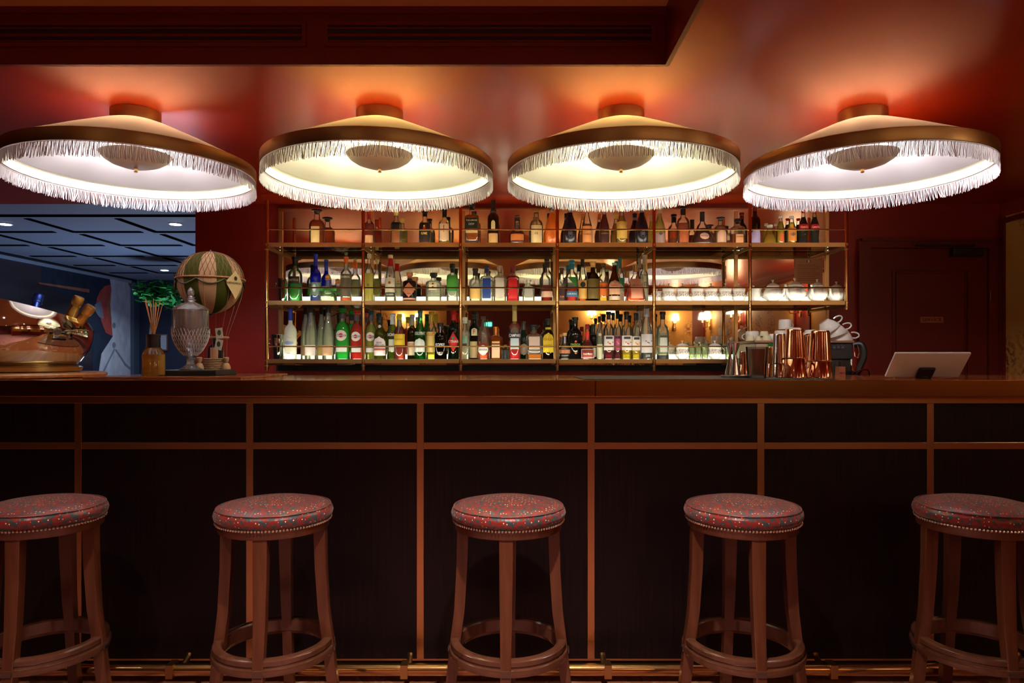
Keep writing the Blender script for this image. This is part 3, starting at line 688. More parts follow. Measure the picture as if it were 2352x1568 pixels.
AMB, AMB2, RUM, RED, YEL, CLR = ('f09018', .40), ('d86410', .45), ('9a2a08', .5), ('d00808', .6), ('f0c030', .35), ('f4fae8', .16)
def lq(c, lev): return (c[0], lev, c[1])
def circ(t, fn, H, zc, r, col, name='emblem', off=.0030):
    m = MB(); m.rings([[fn(r*(-1+k/5)*math.cos(a), zc*H+r*math.sin(a), off) for k in range(11)] for a in [PI*(j/12-.5) for j in range(13)]], False, False, False); m.build(name, flat(col), t, ang=60)
# --- top shelf
B = bottle
B(0, 728, 35, 481, 'round', G, lq(AMB2, .70), ('30180c', .88), [(.10, .52, .55, 'd8b478')], 'round-shouldered amber spirit decanter with dark stopper', capstyle='disc')
B(0, 848, 24, 487, 'spirit', G, lq(('c03818', .5), .66), ('a02818', .80), [(.06, .32, .8, 'e0a070')], 'red amber bottle with peach label', name='spirit_bottle')
B(0, 910, 25, 484, 'spirit', G, lq(('e8d48c', .3), .60), ('e8d070', .86), [(.08, .42, .7, '8a4a22'), (.44, .66, .72, '101010')], 'pale bottle with black over brown label')
B(0, 976, 27, 485, 'round', G, lq(AMB, .22), ('181410', .86), [(.12, .66, .82, '201410', 'rect', ('KAME', .36, .07, 'e8c060', .5))], 'clear bottle with dark gold and red label', name='whisky_bottle', extra=lambda t, H, R, fn: (circ(t, fn, H, .50, .008, 'c02818'), circ(t, fn, H, .56, .005, 'e0b030')))
B(0, 1021, 27, 481, 'spirit', G, lq(YEL, .18), ('14100e', .80), [(.16, .60, .8, 'd8b088')], 'square-shouldered bottle with cream label and black brush characters', name='whisky_bottle', extra=lambda t, H, R, fn: [MB().poly([fn(a, H*(b), .0025), fn(a+.003, H*(b+.02), .0025), fn(c, H*e, .0025), fn(c-.003, H*(e-.02), .0025)]).build('brush_stroke', flat('181010'), t, False) for a, b, c, e in ((-.008, .50, .006, .56), (-.002, .38, .001, .58), (-.006, .34, .008, .42), (-.007, .44, .004, .47))])
B(0, 1084, 32, 467, 'square', G, lq(AMB, .72), ('1a2418', .86), [(.0, .13, .98, '3a1c10'), (.40, .64, .86, '15261c', 'rect', [('TULLAMORE', .585, .035, 'e0d8b0', .8), ('DEW', .50, .045, 'e0d8b0', .4)]), (.30, .37, .86, 'e0c080')], 'square whiskey bottle with dark green label', name='whisky_bottle', n=5)
B(0, 1133, 26, 460, 'spirit', (('6a3a14', .35)), lq(('7a3c10', .6), .60), ('241410', .80), [(.0, .28, .8, 'c89860'), (.36, .56, .35, 'e0c890', 'arch')], 'tall dark amber bottle with cream labels', name='whisky_bottle', extra=lambda t, H, R, fn: MB().lathe([(R*.36, .72*H), (R*.55, .76*H), (R*.36, .81*H)], 14).build('neck_bulge', MATS['glass_%02x%02x%02x_%d' % (*[int(c*255) for c in lin('6a3a14')], 35)], t))
def horse(t, H, R, fn):
    m = MB(); z = H+.001
    m.tube([(-.013, 0, z+.012), (-.004, 0, z+.009), (.006, 0, z+.011), (.012, 0, z+.016)], [.002, .004, .0035, .002], 6)
    for q in (-1, 1): m.tube([(-.004*q, 0, z), (-.004*q, 0, z+.01)], .0013, 5); m.tube([(.008*q, 0, z+.009), (.016*q, 0, z+.004)], .0012, 5)
    m.build('horse_figure', pbr('bronze', (.12, .07, .04), .35, .8), t)
B(0, 1188, 37, 500, 'gourd', G, lq(('a83410', .5), .50), ('3a2010', .90), [(.20, .42, .8, 'c06a30'), (.02, .12, .3, 'e0a050', 'round')], 'squat round bourbon decanter with horse stopper', name='whisky_bottle', extra=horse)
B(0, 1232, 30, 481, 'round', G, lq(('e0b868', .3), .58), ('a06a38', .90), [(.08, .56, .82, 'd8bc88', 'rect', ('12', .34, .05, '603018', .22))], 'round-shouldered single malt with cream label', name='whisky_bottle')
foil = lambda c: c
def crest(col):
    def f(t, H, R, fn):
        m = MB()
        for dx in (-.0042, .0042):
            for dz in (-.0042, .0042): m.tube([fn(dx*.9+.0036*math.cos(a*PI/6), .30*H+dz+.0036*math.sin(a*PI/6), .002) for a in range(12)], .0006, 4, True)
        m.tube([fn(.0125*math.cos(a*PI/8), .295*H+.0175*math.sin(a*PI/8), .002) for a in range(16)], .0005, 4, True)
        m.build('crest', flat(col), t)
        q = MB()
        for k in range(4): q.lathe([(interp2(t, H, R, .83+.018*k), (.828+.018*k)*H), (interp2(t, H, R, .83+.018*k), (.834+.018*k)*H)], 16)
        q.build('silver_ring', flat('c8b0a8'), t)
    return f
def interp2(t, H, R, u): return interp([(r*R, z*H) for z, r in SHP['slope']], u*H)*1.08+.001
B(0, 1267, 30, 472, 'slope', pbr('orange_coated_glass', (.75, .16, .02), .3), None, ('241410', .86), [], 'orange coated sparkling bottle with dark foil', name='wine_bottle', extra=crest('b04818'))
B(0, 1309, 31, 472, 'slope', pbr('black_coated_glass', (.012, .008, .016), .25), None, ('1c1018', .82), [], 'left black sloping bottle with lilac crest', name='wine_bottle', extra=crest('9088a0'))
B(0, 1348, 25, 474, 'slope', G, lq(('e8a050', .3), .56), ('d88848', .86), [(.10, .50, .86, 'd88a50', 'rect', ('LAUBADE', .30, .03, '603018', .7))], 'clear bottle with pale amber and peach label', name='brandy_bottle')
B(0, 1388, 23, 474, 'slope', G, lq(('a02010', .6), .80), ('c86020', .88), [(.12, .46, .92, '3a1410', 'rect', ('LAUBADE', .32, .03, 'b08060', .75)), (.06, .10, .92, 'c83828')], 'deep red brandy bottle with black label', name='brandy_bottle')
B(0, 1428, 26, 474, 'slope', G, lq(('e8c040', .35), .76), ('e0b850', .88), [(.20, .62, .92, 'dcb458')], 'bright yellow bottle with mustard label', name='liqueur_bottle')
B(0, 1474, 29, 472, 'slope', MATS['black_coated_glass'], None, ('1c1018', .82), [], 'right black sloping bottle with lilac crest', name='wine_bottle', extra=crest('9088a0'))
B(0, 1515, 26, 478, 'slope', (('e6dc90', .35)), lq(('ece08c', .35), .75), ('c8a080', .86), [(.08, .34, .8, 'a08080')], 'pale yellow sloping bottle with grey crest label', name='wine_bottle', extra=lambda t, H, R, fn: circ(t, fn, H, .33, .010, '5a4a60'))
B(0, 1569, 29, 474, 'round', G, lq(('d86a28', .45), .58), ('1a1412', .80), [(.10, .42, .7, 'b05a30')], 'amber cognac bottle with long black cap', name='brandy_bottle')
B(0, 1613, 49, 487, 'xo', G, lq(('801008', .65), .52), ('2a1a16', .74), [(.18, .38, .42, 'd8a898', 'round', ('Hennessy', .28, .03, '501010', .32))], 'wide flared cognac decanter filled dark red', name='brandy_bottle')
B(0, 1655, 29, 499, 'round', G, lq(('e0b090', .35), .72), ('30201c', .88), [(.14, .56, .7, 'd8a890', 'arch')], 'clear pinkish flask with black disc stopper', name='liqueur_bottle', capstyle='disc')
B(0, 1694, 31, 503, 'squat', G, lq(('c87028', .4), .45), ('28201c', .84), [(.08, .42, .55, 'e0a070', 'rect', ('CALVADOS', .34, .04, '602010', .5))], 'short square-shouldered half full bottle with orange liquid', name='brandy_bottle', n=4)
B(0, 1734, 24, 470, 'round', (('3a1a0c', .4)), lq(('3a1408', .6), .62), ('701810', .84), [(.04, .42, .86, 'a898c8', 'arch')], 'dark bottle with lilac arched label', name='liqueur_bottle')
B(0, 1768, 31, 517, 'pear', G, lq(('f4d010', .6), .80), ('d0c8c0', .86), [], 'small squat yellow soda bottle', name='soda_bottle', extra=lambda t, H, R, fn: MB().tube([fn(-.012+.004*k, H*(.55-.04*math.sin(k*1.3)), .002) for k in range(7)], .0016, 4).build('printed_peel', flat('8a5a10'), t))
B(0, 1793, 18, 496, 'soda', G, lq(('f0d820', .5), .82), ('e0d8d0', .92), [(.16, .42, .5, 'd86030')], 'slim bright yellow juice bottle', name='soda_bottle')
B(0, 1818, 22, 497, 'soda', G, lq(('e0c848', .4), .80), ('e8e0d8', .92), [(.18, .62, .86, 'e08838', 'rect'), (.34, .46, .5, '605860', 'round')], 'slim juice bottle with orange fruit label', name='soda_bottle')
for i, x in enumerate((1845, 1871)):
    B(0, x, 22, 484, 'coke', G, lq(('1c0604', .75), .82), ('c01820', .94), [(.46, .62, .95, 'c01018', 'rect', ('Coca-Cola', .54, .06, 'f0e0e0', .8))], ('left', 'right')[i]+' contour cola bottle with red label', name='soda_bottle')
# --- middle shelf
B(1, 678, 32, 590, 'round', G, lq(('30b030', .45), .42), ('141210', .82), [(.40, .56, .8, '2a2418', 'rect', ('CHARTREUSE', .48, .05, 'c0b090', .7))], 'clear bottle of green liqueur with dark band', name='liqueur_bottle', Y=3.965, extra=lambda t, H, R, fn: MB().lathe([(R*.37, .70*H), (R*.48, .74*H), (R*.38, .79*H)], 14).build('neck_bulge', clear, t))
def blue_base(t, H, R, fn):
    MB().lathe([(R*.93, .004), (R*.98, .02), (R*.98, .16*H)], 20).build('tinted_base', glassy('green_blue_base', '1060d0', .5, .8), t)
B(1, 725, 25, 584, 'tall', G, lq(('c8e8e0', .2), .5), ('1830b0', .76), [(.22, .38, .3, 'd0e0e8', 'round')], 'tall bright blue tequila bottle clearing downward', name='tequila_bottle', extra=lambda t, H, R, fn: (blue_base(t, H, R, fn), MB().lathe([(interp([(r*R, z*H) for z, r in SHP['tall']], u*H)*1.01+.0005, u*H) for u in (.42, .50, .55, .60, .64, .67, .70, .76, .85, .95, .985)], 20, cap0=False, cap1=False).build('blue_glass', glassy('cobalt', '1030e0', .5, .9), t)))
B(1, 753, 44, 640, 'bell', G, lq(('c8e8b8', .22), .40), ('c87820', .96), [(.14, .26, .5, 'e0e8e8'), (.50, .60, .9, '40b048')], 'wide clear tequila bottle with round cork', name='tequila_bottle', extra=lambda t, H, R, fn: MB().sphere((0, 0, H+.010), .0155, 14, 8).build('cork', pbr('cork', (.55, .26, .08), .6), t))
B(1, 795, 26, 590, 'spirit', G, lq(('d8dca8', .2), .60), ('e06020', .86), [(.14, .62, .9, '5a5040', 'rect', ('SHAMAN', .56, .05, 'e0d8b0', .75)), (.03, .12, .9, 'c05018')], 'tall grey-brown labelled bottle with orange bands', name='gin_bottle', extra=lambda t, H, R, fn: MB().lathe([(.008, H), (.010, H+.004), (.008, H+.014), (.012, H+.018), (.012, H+.026), (0, H+.028)], 14).build('glass_stopper', glassy('stopper', 'd8e8c0', .2), t))
B(1, 848, 22, 583, 'spirit', G, lq(('d8d878', .3), .58), ('d8c8a0', .90), [(.05, .60, .9, 'a8a040')], 'bottle with tall olive green label and cork', name='mezcal_bottle', extra=lambda t, H, R, fn: circ(t, fn, H, .36, .008, '707830'))
B(1, 897, 26, 587, 'taper', G, lq(CLR, .5), ('a8101c', .78), [(.12, .52, .84, 'd0ccb0'), (.13, .22, .86, '30342c', 'over', ('TAG KAWA', .175, .035, 'd0d0b0', .7))], 'clear bottle with deep red capsule and white top', name='vodka_bottle', extra=lambda t, H, R, fn: (circ(t, fn, H, .56, .006, 'b04030'), circ(t, fn, H, .42, .008, 'b05040'), MB().lathe([(R*.44, .94*H), (R*.44, H+.003)], 14).build('white_top', flat('d8c8a0'), t)))
B(1, 941, 32, 626, 'squat', (('10141c', .5)), lq(('101620', .7), .6), ('b87850', .80), [(.18, .66, .95, 'a86448', 'diamond', ('GIN', .30, .05, '402018', .25)), (.10, .16, .9, 'b88070')], 'squat black-blue bottle with copper diamond label', name='gin_bottle', n=2.6)
B(1, 996, 36, 627, 'squat', G, lq(('e8ecd8', .2), .35), ('20261c', .84), [(.42, .68, .5, 'e8e0b8')], 'broad clear bottle with black and red sketch', name='gin_bottle', n=3, extra=lambda t, H, R, fn: (circ(t, fn, H, .62, .005, '5a4030'), circ(t, fn, H, .52, .004, '302820')))
B(1, 1039, 26, 606, 'squat', G, lq(CLR, .5), ('101a10', .78), [(.40, .70, .96, '48a038'), (.30, .39, .96, '309838')], 'clear bottle with bright green square label', name='gin_bottle', n=3)
B(1, 1092, 29, 617, 'round', G, lq(('f0e4b0', .15), .4), ('201818', .80), [(.12, .42, .8, 'e0b868')], 'round-shouldered clear bottle with honey label', name='gin_bottle')
for px, lc, cc, ds, li in ((1118, '20408c', '182050', 'clear square bottle with royal blue label', CLR), (1148, 'c8c4b8', 'c0a890', 'clear square bottle with silver grey label', ('f0d0a8', .15)), (1178, 'c01018', '901018', 'clear square bottle with all red label', ('e01818', .5))):
    B(1, px, 29, 611, 'square', G, lq(li, .62), (cc, .82), [(.12, .66, .66, lc)], ds, name='gin_bottle', n=5)
B(1, 1214, 28, 643, 'squat', G, lq(CLR, .5), ('e0e0d0', .84), [(.22, .62, .62, '9a968c')], 'short clear bottle with grey label', name='gin_bottle', n=4)
B(1, 1256, 27, 594, 'spirit', G, lq(('981c10', .55), .40), ('20221c', .80), [(.13, .26, .9, 'd8b090')], 'bottle with red liquid and beige band', name='rum_bottle')
B(1, 1290, 22, 616, 'round', G, lq(('601810', .5), .46), ('4a2818', .84), [(.08, .44, .9, '3a1814', 'rect', ('RUM', .18, .05, 'd07050', .4))], 'dark labelled rum bottle beside the post', name='rum_bottle')
B(1, 1313, 29, 598, 'round', G, lq(('d83020', .5), .36), ('1c6c80', .80), [(.14, .27, .92, '2a6c98', 'rect', ('KARUKERA', .21, .04, 'e0e8e0', .75)), (.38, .60, .75, '307838', 'sash')], 'clear bottle with green sash and teal neck', name='rum_bottle')
B(1, 1338, 21, 596, 'taper', G, lq(('d85820', .4), .30), ('101810', .84), [(.10, .52, .92, 'd8a858')], 'bottle with gold label and round black badge', name='rum_bottle', extra=lambda t, H, R, fn: circ(t, fn, H, .42, .0155, '20241c'))
B(1, 1362, 28, 601, 'round', (('3a1c08', .5)), lq(('30180a', .7), .62), ('e8b870', .86), [(.10, .58, .9, '6a5828')], 'brown bottle with olive label and cork', name='rum_bottle')
B(1, 1386, 24, 605, 'spirit', G, lq(('f0a828', .35), .52), ('504020', .90), [(.18, .50, .8, 'e07030', 'rect', ('ANT LION', .42, .04, '803010', .7))], 'golden bottle with orange label', name='rum_bottle')
B(1, 1424, 20, 593, 'spirit', G, lq(('e0ecd8', .2), .45), ('1c7470', .78), [(.36, .56, .9, '2c8c68', 'sash'), (.05, .26, .85, 'e0d0c0')], 'teal capped clear bottle behind the brown one', name='rum_bottle', Y=4.075)
B(1, 1411, 27, 604, 'slope', (('5a2c10', .5)), lq(('4a200c', .6), .5), ('9cc8a0', .94), [(.20, .56, .92, 'd0a080', 'arch', ('Centenario', .43, .05, 'b02020', .8)), (.06, .16, .92, 'b8a088')], 'brown bottle with cream label and red script', name='rum_bottle', Y=3.99)
B(1, 1460, 49, 608, 'pyramid', G, lq(('f05a18', .45), .50), ('b88850', .82), [(.10, .62, .55, 'c88870', 'rect', ('J.BALLY', .44, .045, '301818', .5))], 'triangular pyramid rum bottle filled orange', name='rum_bottle', n=3, Y=3.99)
B(1, 1479, 20, 586, 'tall', G, lq(CLR, .6), ('a8a0a0', .80), [(.30, .56, .35, 'd8d8c0', 'rect', ('cariba', .40, .10, '504838', .5, PI/2))], 'tall clear bottle lettered upright, behind the pyramid', name='rum_bottle', Y=4.075)
# --- bottom shelf
def goose(t, H, R, fn):
    MB().tube([fn(-.012+.004*k, H*(.44+.015*math.sin(k)), .001) for k in range(7)], .0007, 4).build('line_drawing', flat('90907c'), t)
    m = MB(); m.rings([[fn(R*.75*(-1+k/5)*math.cos(a), .33*H+.010*math.sin(a), .0015) for k in range(11)] for a in [PI*(j/8-.5) for j in range(9)]], False, False, False); m.build('blue_scene', flat('8ca8d8'), t, False)
B(2, 667, 28, 709, 'tall', pbr('frosted_glass', (.66, .70, .56), .4), None, ('2038a0', .77), [(.10, .16, .55, 'e8ecd8', 'rect', ('VODKA', .13, .02, '303030', .4))], 'frosted white vodka bottle with blue capsule', name='vodka_bottle', extra=goose, Y=3.965)
for px, w_, yt, lc, ds, Yq in ((702, 22, 706, 'a8805c', 'leftmost tapered clear bottle with brown label', 4.07), (714, 27, 702, 'ccc4c0', 'tapered clear bottle with silver paper label', 3.99), (738, 22, 706, 'c8a860', 'tapered clear bottle with straw coloured label', 4.07), (754, 27, 702, 'b08c6c', 'tapered clear bottle with tan brown label', 3.99)):
    B(2, px, w_, yt, 'taper', G, lq(CLR, .62), ('1c1818', .87), [(.08, .27, .9, lc)], ds, name='spirit_bottle', Y=Yq)
def mart(t, H, R, fn): 
    rr = R*.72; circ(t, fn, H, .47, rr, 'd0ccc8', 'round_label', .0022); circ(t, fn, H, .47, rr*.42, 'c02028', 'red_disc', .0028)
def martini(px, w_, yt, gl, lqc, ds, capc):
    t = B(2, px, w_, yt, 'round', G, lqc, (capc, .88), [(.155, .24, .72, 'c8ccc8')], ds, name='vermouth_bottle', extra=mart)
    H = Z(yt, 4.03)-SZ[2]; R = w_/2*4.03/F; tab = [(r*R, z*H) for z, r in SHP['round']]
    f = lambda x, z: (x, -math.sqrt(max(1e-6, interp(tab, .47*H)**2-x*x))-.0036, z+.47*H)
    m = MB(); m.rings([[f(R*.68*(-1+k/6), dz) for k in range(13)] for dz in (-.0048, .0048)], False, False, False); m.build('name_band', flat('2a2830'), t)
    text(t, 'MARTINI', .0070, flat('f0f0f0'), fn=lambda x, z: tuple(Vector(f(x, z))+Vector((0, -.0008, 0))), bold=.02, fitw=R*1.22)
    MB().lathe([(R*.44, .80*H), (R*.44, .90*H)], 14).build('neck_label', flat('4a4050'), t)
martini(787, 34, 708, G, ('10e848', .74, .6), 'bright green vermouth bottle with round white label', '108030')
martini(820, 30, 713, G, ('ff2410', .74, .6), 'bright red vermouth bottle with round white label', 'c03020')
martini(853, 28, 714, G, ('c8d860', .72, .4), 'pale yellow green vermouth bottle with round label', '205060')
B(2, 873, 28, 728, 'round', (('7a7a20', .4)), lq(('504c10', .5), .6), ('15181a', .86), [(.10, .54, .94, 'd8ccd0', 'arch', [('HENRI', .40, .04, '303040', .45), ('BARDOUIN', .345, .04, '303040', .8)]), (.22, .27, .94, 'a84840', 'over')], 'olive pastis bottle with large white arched label', name='pastis_bottle', Y=3.985, extra=lambda t, H, R, fn: circ(t, fn, H, .78, .009, 'c0b8c0', 'seal', .003))
B(2, 902, 27, 720, 'round', (('90a828', .4)), lq(('606a18', .5), .6), ('d0d8d8', .76), [(.48, .60, .9, '20241c', 'rect', ('RICARD', .54, .06, 'f0f0e8', .75)), (.18, .44, .55, 'c0c8b8')], 'yellow green pastis bottle with silver neck', name='pastis_bottle')
B(2, 918, 26, 721, 'spirit', G, lq(('d84018', .5), .70), ('b0a020', .86), [(.32, .56, .96, 'd8b828', 'rect', ('QUINTA', .44, .035, '705018', .7))], 'bottle with yellow label over red granules', name='liqueur_bottle', Y=3.985, extra=lambda t, H, R, fn: MB().tube([fn(-.004, .58*H, .002), fn(.0, .66*H, .002), fn(-.003, .74*H, .002)], .0025, 5).build('neck_ribbon', flat('507888'), t))
B(2, 947, 23, 723, 'round', (('4a3c10', .5)), lq(('3a2c08', .6), .6), ('98948c', .76), [(.10, .40, .9, 'd8c8a8', 'rect', ('rosso', .34, .05, 'b03828', .6))], 'dark bottle with cream label and grey capsule', name='vermouth_bottle')
B(2, 965, 27, 714, 'slope', (('188028', .4)), lq(('0c7018', .55), .6), ('1c4c54', .86), [(.16, .44, .85, 'c8d0cc', 'arch'), (.50, .58, .9, '14501c', 'rect', ('NOILLY PRAT', .54, .06, 'f0f4f0', .88))], 'leaf green vermouth bottle with pale arched label', name='vermouth_bottle', Y=3.985)
B(2, 991, 25, 716, 'round', G, lq(('f0e050', .3), .50), ('b89828', .80), [(.16, .58, .88, 'e8cc78', 'rect', ('LILLET', .53, .06, 'd06838', .75))], 'clear aperitif bottle with pale yellow label', name='aperitif_bottle')
B(2, 1012, 29, 742, 'squat', (('181008', .5)), lq(('0c0806', .8), .6), ('1c1814', .80), [(.34, .43, .6, '15100e', 'rect', ('KOPKE', .41, .08, 'e8e8e8', .7)), (.16, .2, .5, '15100e', 'rect', ('PORTO', .19, .05, 'd0d0d0', .45))], 'squat black port bottle with white lettering', name='port_bottle', Y=3.985, extra=lambda t, H, R, fn: MB().rings([[fn(-.003+dx, u*H, .0022) for dx in (0, .006)] for u in (.66, .74, .82, .9)], False, False, False).build('seal_strip', flat('a8a4c0'), t))
B(2, 1042, 27, 713, 'spirit', (('203010', .5)), lq(('0c0806', .8), .6), ('c81820', .80), [(.16, .56, .95, 'c81824', 'diamond', ('CYNAR', .37, .06, 'e8e8d8', .85))], 'dark bottle with red diamond label and red cap', name='aperitif_bottle', extra=lambda t, H, R, fn: circ(t, fn, H, .44, .008, '289078'))
B(2, 1068, 24, 729, 'round', G, lq(CLR, .5), ('e0e8d8', .86), [(.40, .56, .4, '70a890'), (.3, .38, .4, '302838')], 'faceted clear bottle just right of a post', name='vodka_bottle', Y=3.99)
B(2, 1090, 27, 716, 'round', (('1a1208', .5)), lq(('0c0806', .8), .6), ('1c2420', .84), [(.04, .38, .94, 'd0c090'), (.50, .66, .5, 'e0d8b0', 'arch', ('F', .58, .09, 'b02818', .18))], 'black bitters bottle with small cream F label', name='bitters_bottle', Y=4.065)
B(2, 1110, 29, 727, 'taper', G, lq(('f06028', .4), .38), ('503420', .94), [(.13, .34, .78, 'e8e4e0', 'round', ('SAVOIA', .235, .045, '202020', .7))], 'clear tapering bottle with orange aperitif and round label', name='aperitif_bottle', Y=3.985)
B(2, 1139, 29, 751, 'square', (('c87018', .4)), lq(('b85c10', .5), .6), ('e08830', .74), [(.06, .46, .62, 'd8b898'), (.50, .56, .6, 'd8a070')], 'short square orange liqueur bottle with orange cap', name='liqueur_bottle', n=4)
B(2, 1161, 17, 792, 'square', (('506060', .4)), lq(('405058', .6), .6), ('c0b068', .86), [(.10, .66, .8, '4a5a5c')], 'very small grey blue bottle beside the red one', name='liqueur_bottle', Y=4.08)
B(2, 1182, 29, 703, 'tall', G, lq(('f80818', .6), .35), ('c8b870', .72), [(.20, .50, .66, 'b8ccd4'), (.40, .50, .97, '1c2038', 'over', ('CAMPARI', .452, .055, 'f4f4f4', .88))], 'clear bitter bottle half full of crimson liquid', name='bitter_bottle', Y=3.99)
B(2, 1203, 24, 738, 'slope', (('184820', .5)), lq(('103818', .6), .6), ('382c28', .78), [(.12, .42, .8, 'a8a498', 'round')], 'dark green wine bottle behind the crimson one', name='wine_bottle', Y=4.08)
B(2, 1227, 38, 746, 'squat', G, lq(('d07018', .45), .16), ('14140e', .86), [(.30, .66, .64, 'c0a8a0')], 'broad square amaretto bottle with wide black cap', name='liqueur_bottle', n=5, d=.7, capstyle='disc')
B(2, 1259, 26, 732, 'round', (('301804', .5)), lq(('1c1004', .8), .6), ('1a1a10', .84), [(.18, .66, .92, 'd8c030', 'arch', [('KAHLUA', .50, .07, 'b04818', .8), ('LIQUEUR', .36, .04, 'b04818', .7)]), (.74, .79, .5, 'c8b820')], 'dark coffee liqueur with tall yellow arched label', name='liqueur_bottle', Y=3.985)
B(2, 1297, 29, 765, 'gourd', G, lq(('301008', .7), .40), ('e0a860', .90), [(.24, .38, .9, 'b07050')], 'short rounded bottle of dark liqueur by the post', name='liqueur_bottle', extra=lambda t, H, R, fn: MB().box(-.003, .004, -R*.42, -R*.38, .62*H, .86*H).build('seal_strip', flat('b0a4c8'), t, False))
B(2, 1321, 31, 729, 'round', pbr('black_glass', (.006, .005, .006), .08), None, ('141410', .86), [(.30, .36, .7, '0c0a08', 'rect', ('PASSOA', .36, .055, '90b830', .72))], 'glossy black bottle with green lettering and sunset', name='liqueur_bottle', extra=lambda t, H, R, fn: (circ(t, fn, H, .43, .006, 'c85020', off=.002), circ(t, fn, H, .16, .006, 'c07840', off=.002)))
B(2, 1363, 22, 745, 'round', (('141c10', .5)), lq(('0c0a06', .8), .6), ('1c2018', .70), [(.08, .34, .8, 'c0c4b0')], 'small black round bottle between red and clear', name='liqueur_bottle', Y=4.08)
B(2, 1349, 33, 745, 'bell', G, lq(('a01810', .6), .52), ('901820', .86), [(.05, .30, .88, 'd8c0c0'), (.065, .285, .82, '70241c', 'over', ('Grand Marnier', .17, .05, 'f0e8e0', .66)), (.52, .53, .3, 'c02818')], 'red orange liqueur bottle with wax cap and ribbon', name='liqueur_bottle', Y=3.985, extra=lambda t, H, R, fn: MB().lathe([(R*.36, .56*H), (R*.30, .60*H), (R*.29, .80*H)], 14).build('neck_ribbon', flat('d83020'), t))
B(2, 1377, 16, 727, 'round', G, lq(('d8e0c0', .2), .5), ('202418', .86), [(.04, .36, .8, 'd8dcb8')], 'slim clear bottle with pale pink medallion', name='syrup_bottle', Y=4.05, extra=lambda t, H, R, fn: circ(t, fn, H, .58, .009, 'd8b8a0'))
def fruit(c):
    def f(t, H, R, fn):
        r3 = random.Random(int(c, 16))
        for k in range(4): circ(t, fn, H, .34+.03*(k % 3), .0035+.002*(k % 2), c, 'fruit_print', .003) if k == 0 else MB().poly([fn(-R*.7+R*.45*k+.0035*math.cos(a*PI/5), (.33+.035*(k % 2))*H+.0035*math.sin(a*PI/5), .003) for a in range(10)]).build('fruit_print', flat(c), t, False)
    return f
for px, w_, yt, lc, fc, liqc, ds, Yq in ((1398, 25, 716, 'dcd8d4', 'c03040', '90101c', 'clear liqueur bottle with cherry label and purple liquid', 4.03), (1418, 19, 714, 'b05070', 'd890a0', '70101c', 'clear bottle with pink purple label', 4.06), (1439, 25, 716, 'dcd8d4', 'c82030', 'e8c818', 'clear liqueur bottle with red pomegranate label', 4.03), (1461, 21, 719, 'e0d8c8', 'e07820', 'f0d020', 'yellow liqueur bottle with orange fruit label', 4.03)):
    B(2, px, w_, yt, 'round', G, (liqc, .30, .55), ('151514', .84), [(.20, .50, .92, lc, 'rect'), (.43, .48, .6, '303440', 'over')], ds, name='liqueur_bottle', extra=fruit(fc), Y=Yq)
B(2, 1485, 29, 709, 'taper', G, lq(CLR, .5), ('a8a8b8', .84), [(.14, .50, .9, 'd0ccd4'), (.02, .13, .92, '14181c', 'rect', ('209', .08, .05, 'c0c8d0', .35))], 'clear bottle with dark grape cluster on white label', name='liqueur_bottle', extra=fruit('383848'))
B(2, 1522, 28, 716, 'round', G, lq(('d8e0b8', .2), .55), ('141416', .84), [(.16, .50, .6, 'c0c4bc'), (.01, .10, .92, '141828'), (.46, .5, .6, '484c44', 'over')], 'clear bottle with pale grey label and navy base', name='syrup_bottle')

# ================================================================== CHINA, BUCKETS AND GLASSES ON THE SHELVES
def bucket(shelf, px, ytop, wpx, label):
    Y = 4.065; H = Z(ytop, Y)-SZ[shelf]; R = wpx/2*Y/F
    t = thing('ice_bucket', label, 'bucket', (X(px, Y), Y, SZ[shelf]+.0005), 0, 'steel buckets at the left end of the shelves')
    MB().lathe([(R*.72, 0), (R*.74, .004), (R*.95, H*.8), (R, H*.97), (R*1.04, H), (R*.98, H), (R*.93, H*.8), (R*.7, .01), (0, .01)], 28, cap1=False).build('bucket_body', steel, t)
    for s in (-1, 1):
        m = MB(); m.sphere((s*R*1.1, 0, H*.82), .006, 10, 6); m.tube([(s*(R*1.1+.007*math.cos(a*PI/6)), 0, H*.70+.010*math.sin(a*PI/6)) for a in range(12)], .0022, 5, True); m.build('handle', steel, t)
bucket(1, 651, 640, 30, 'polished steel ice bucket with ring handle on the middle shelf')
bucket(2, 640, 768, 36, 'polished steel ice bucket on the bottom shelf')
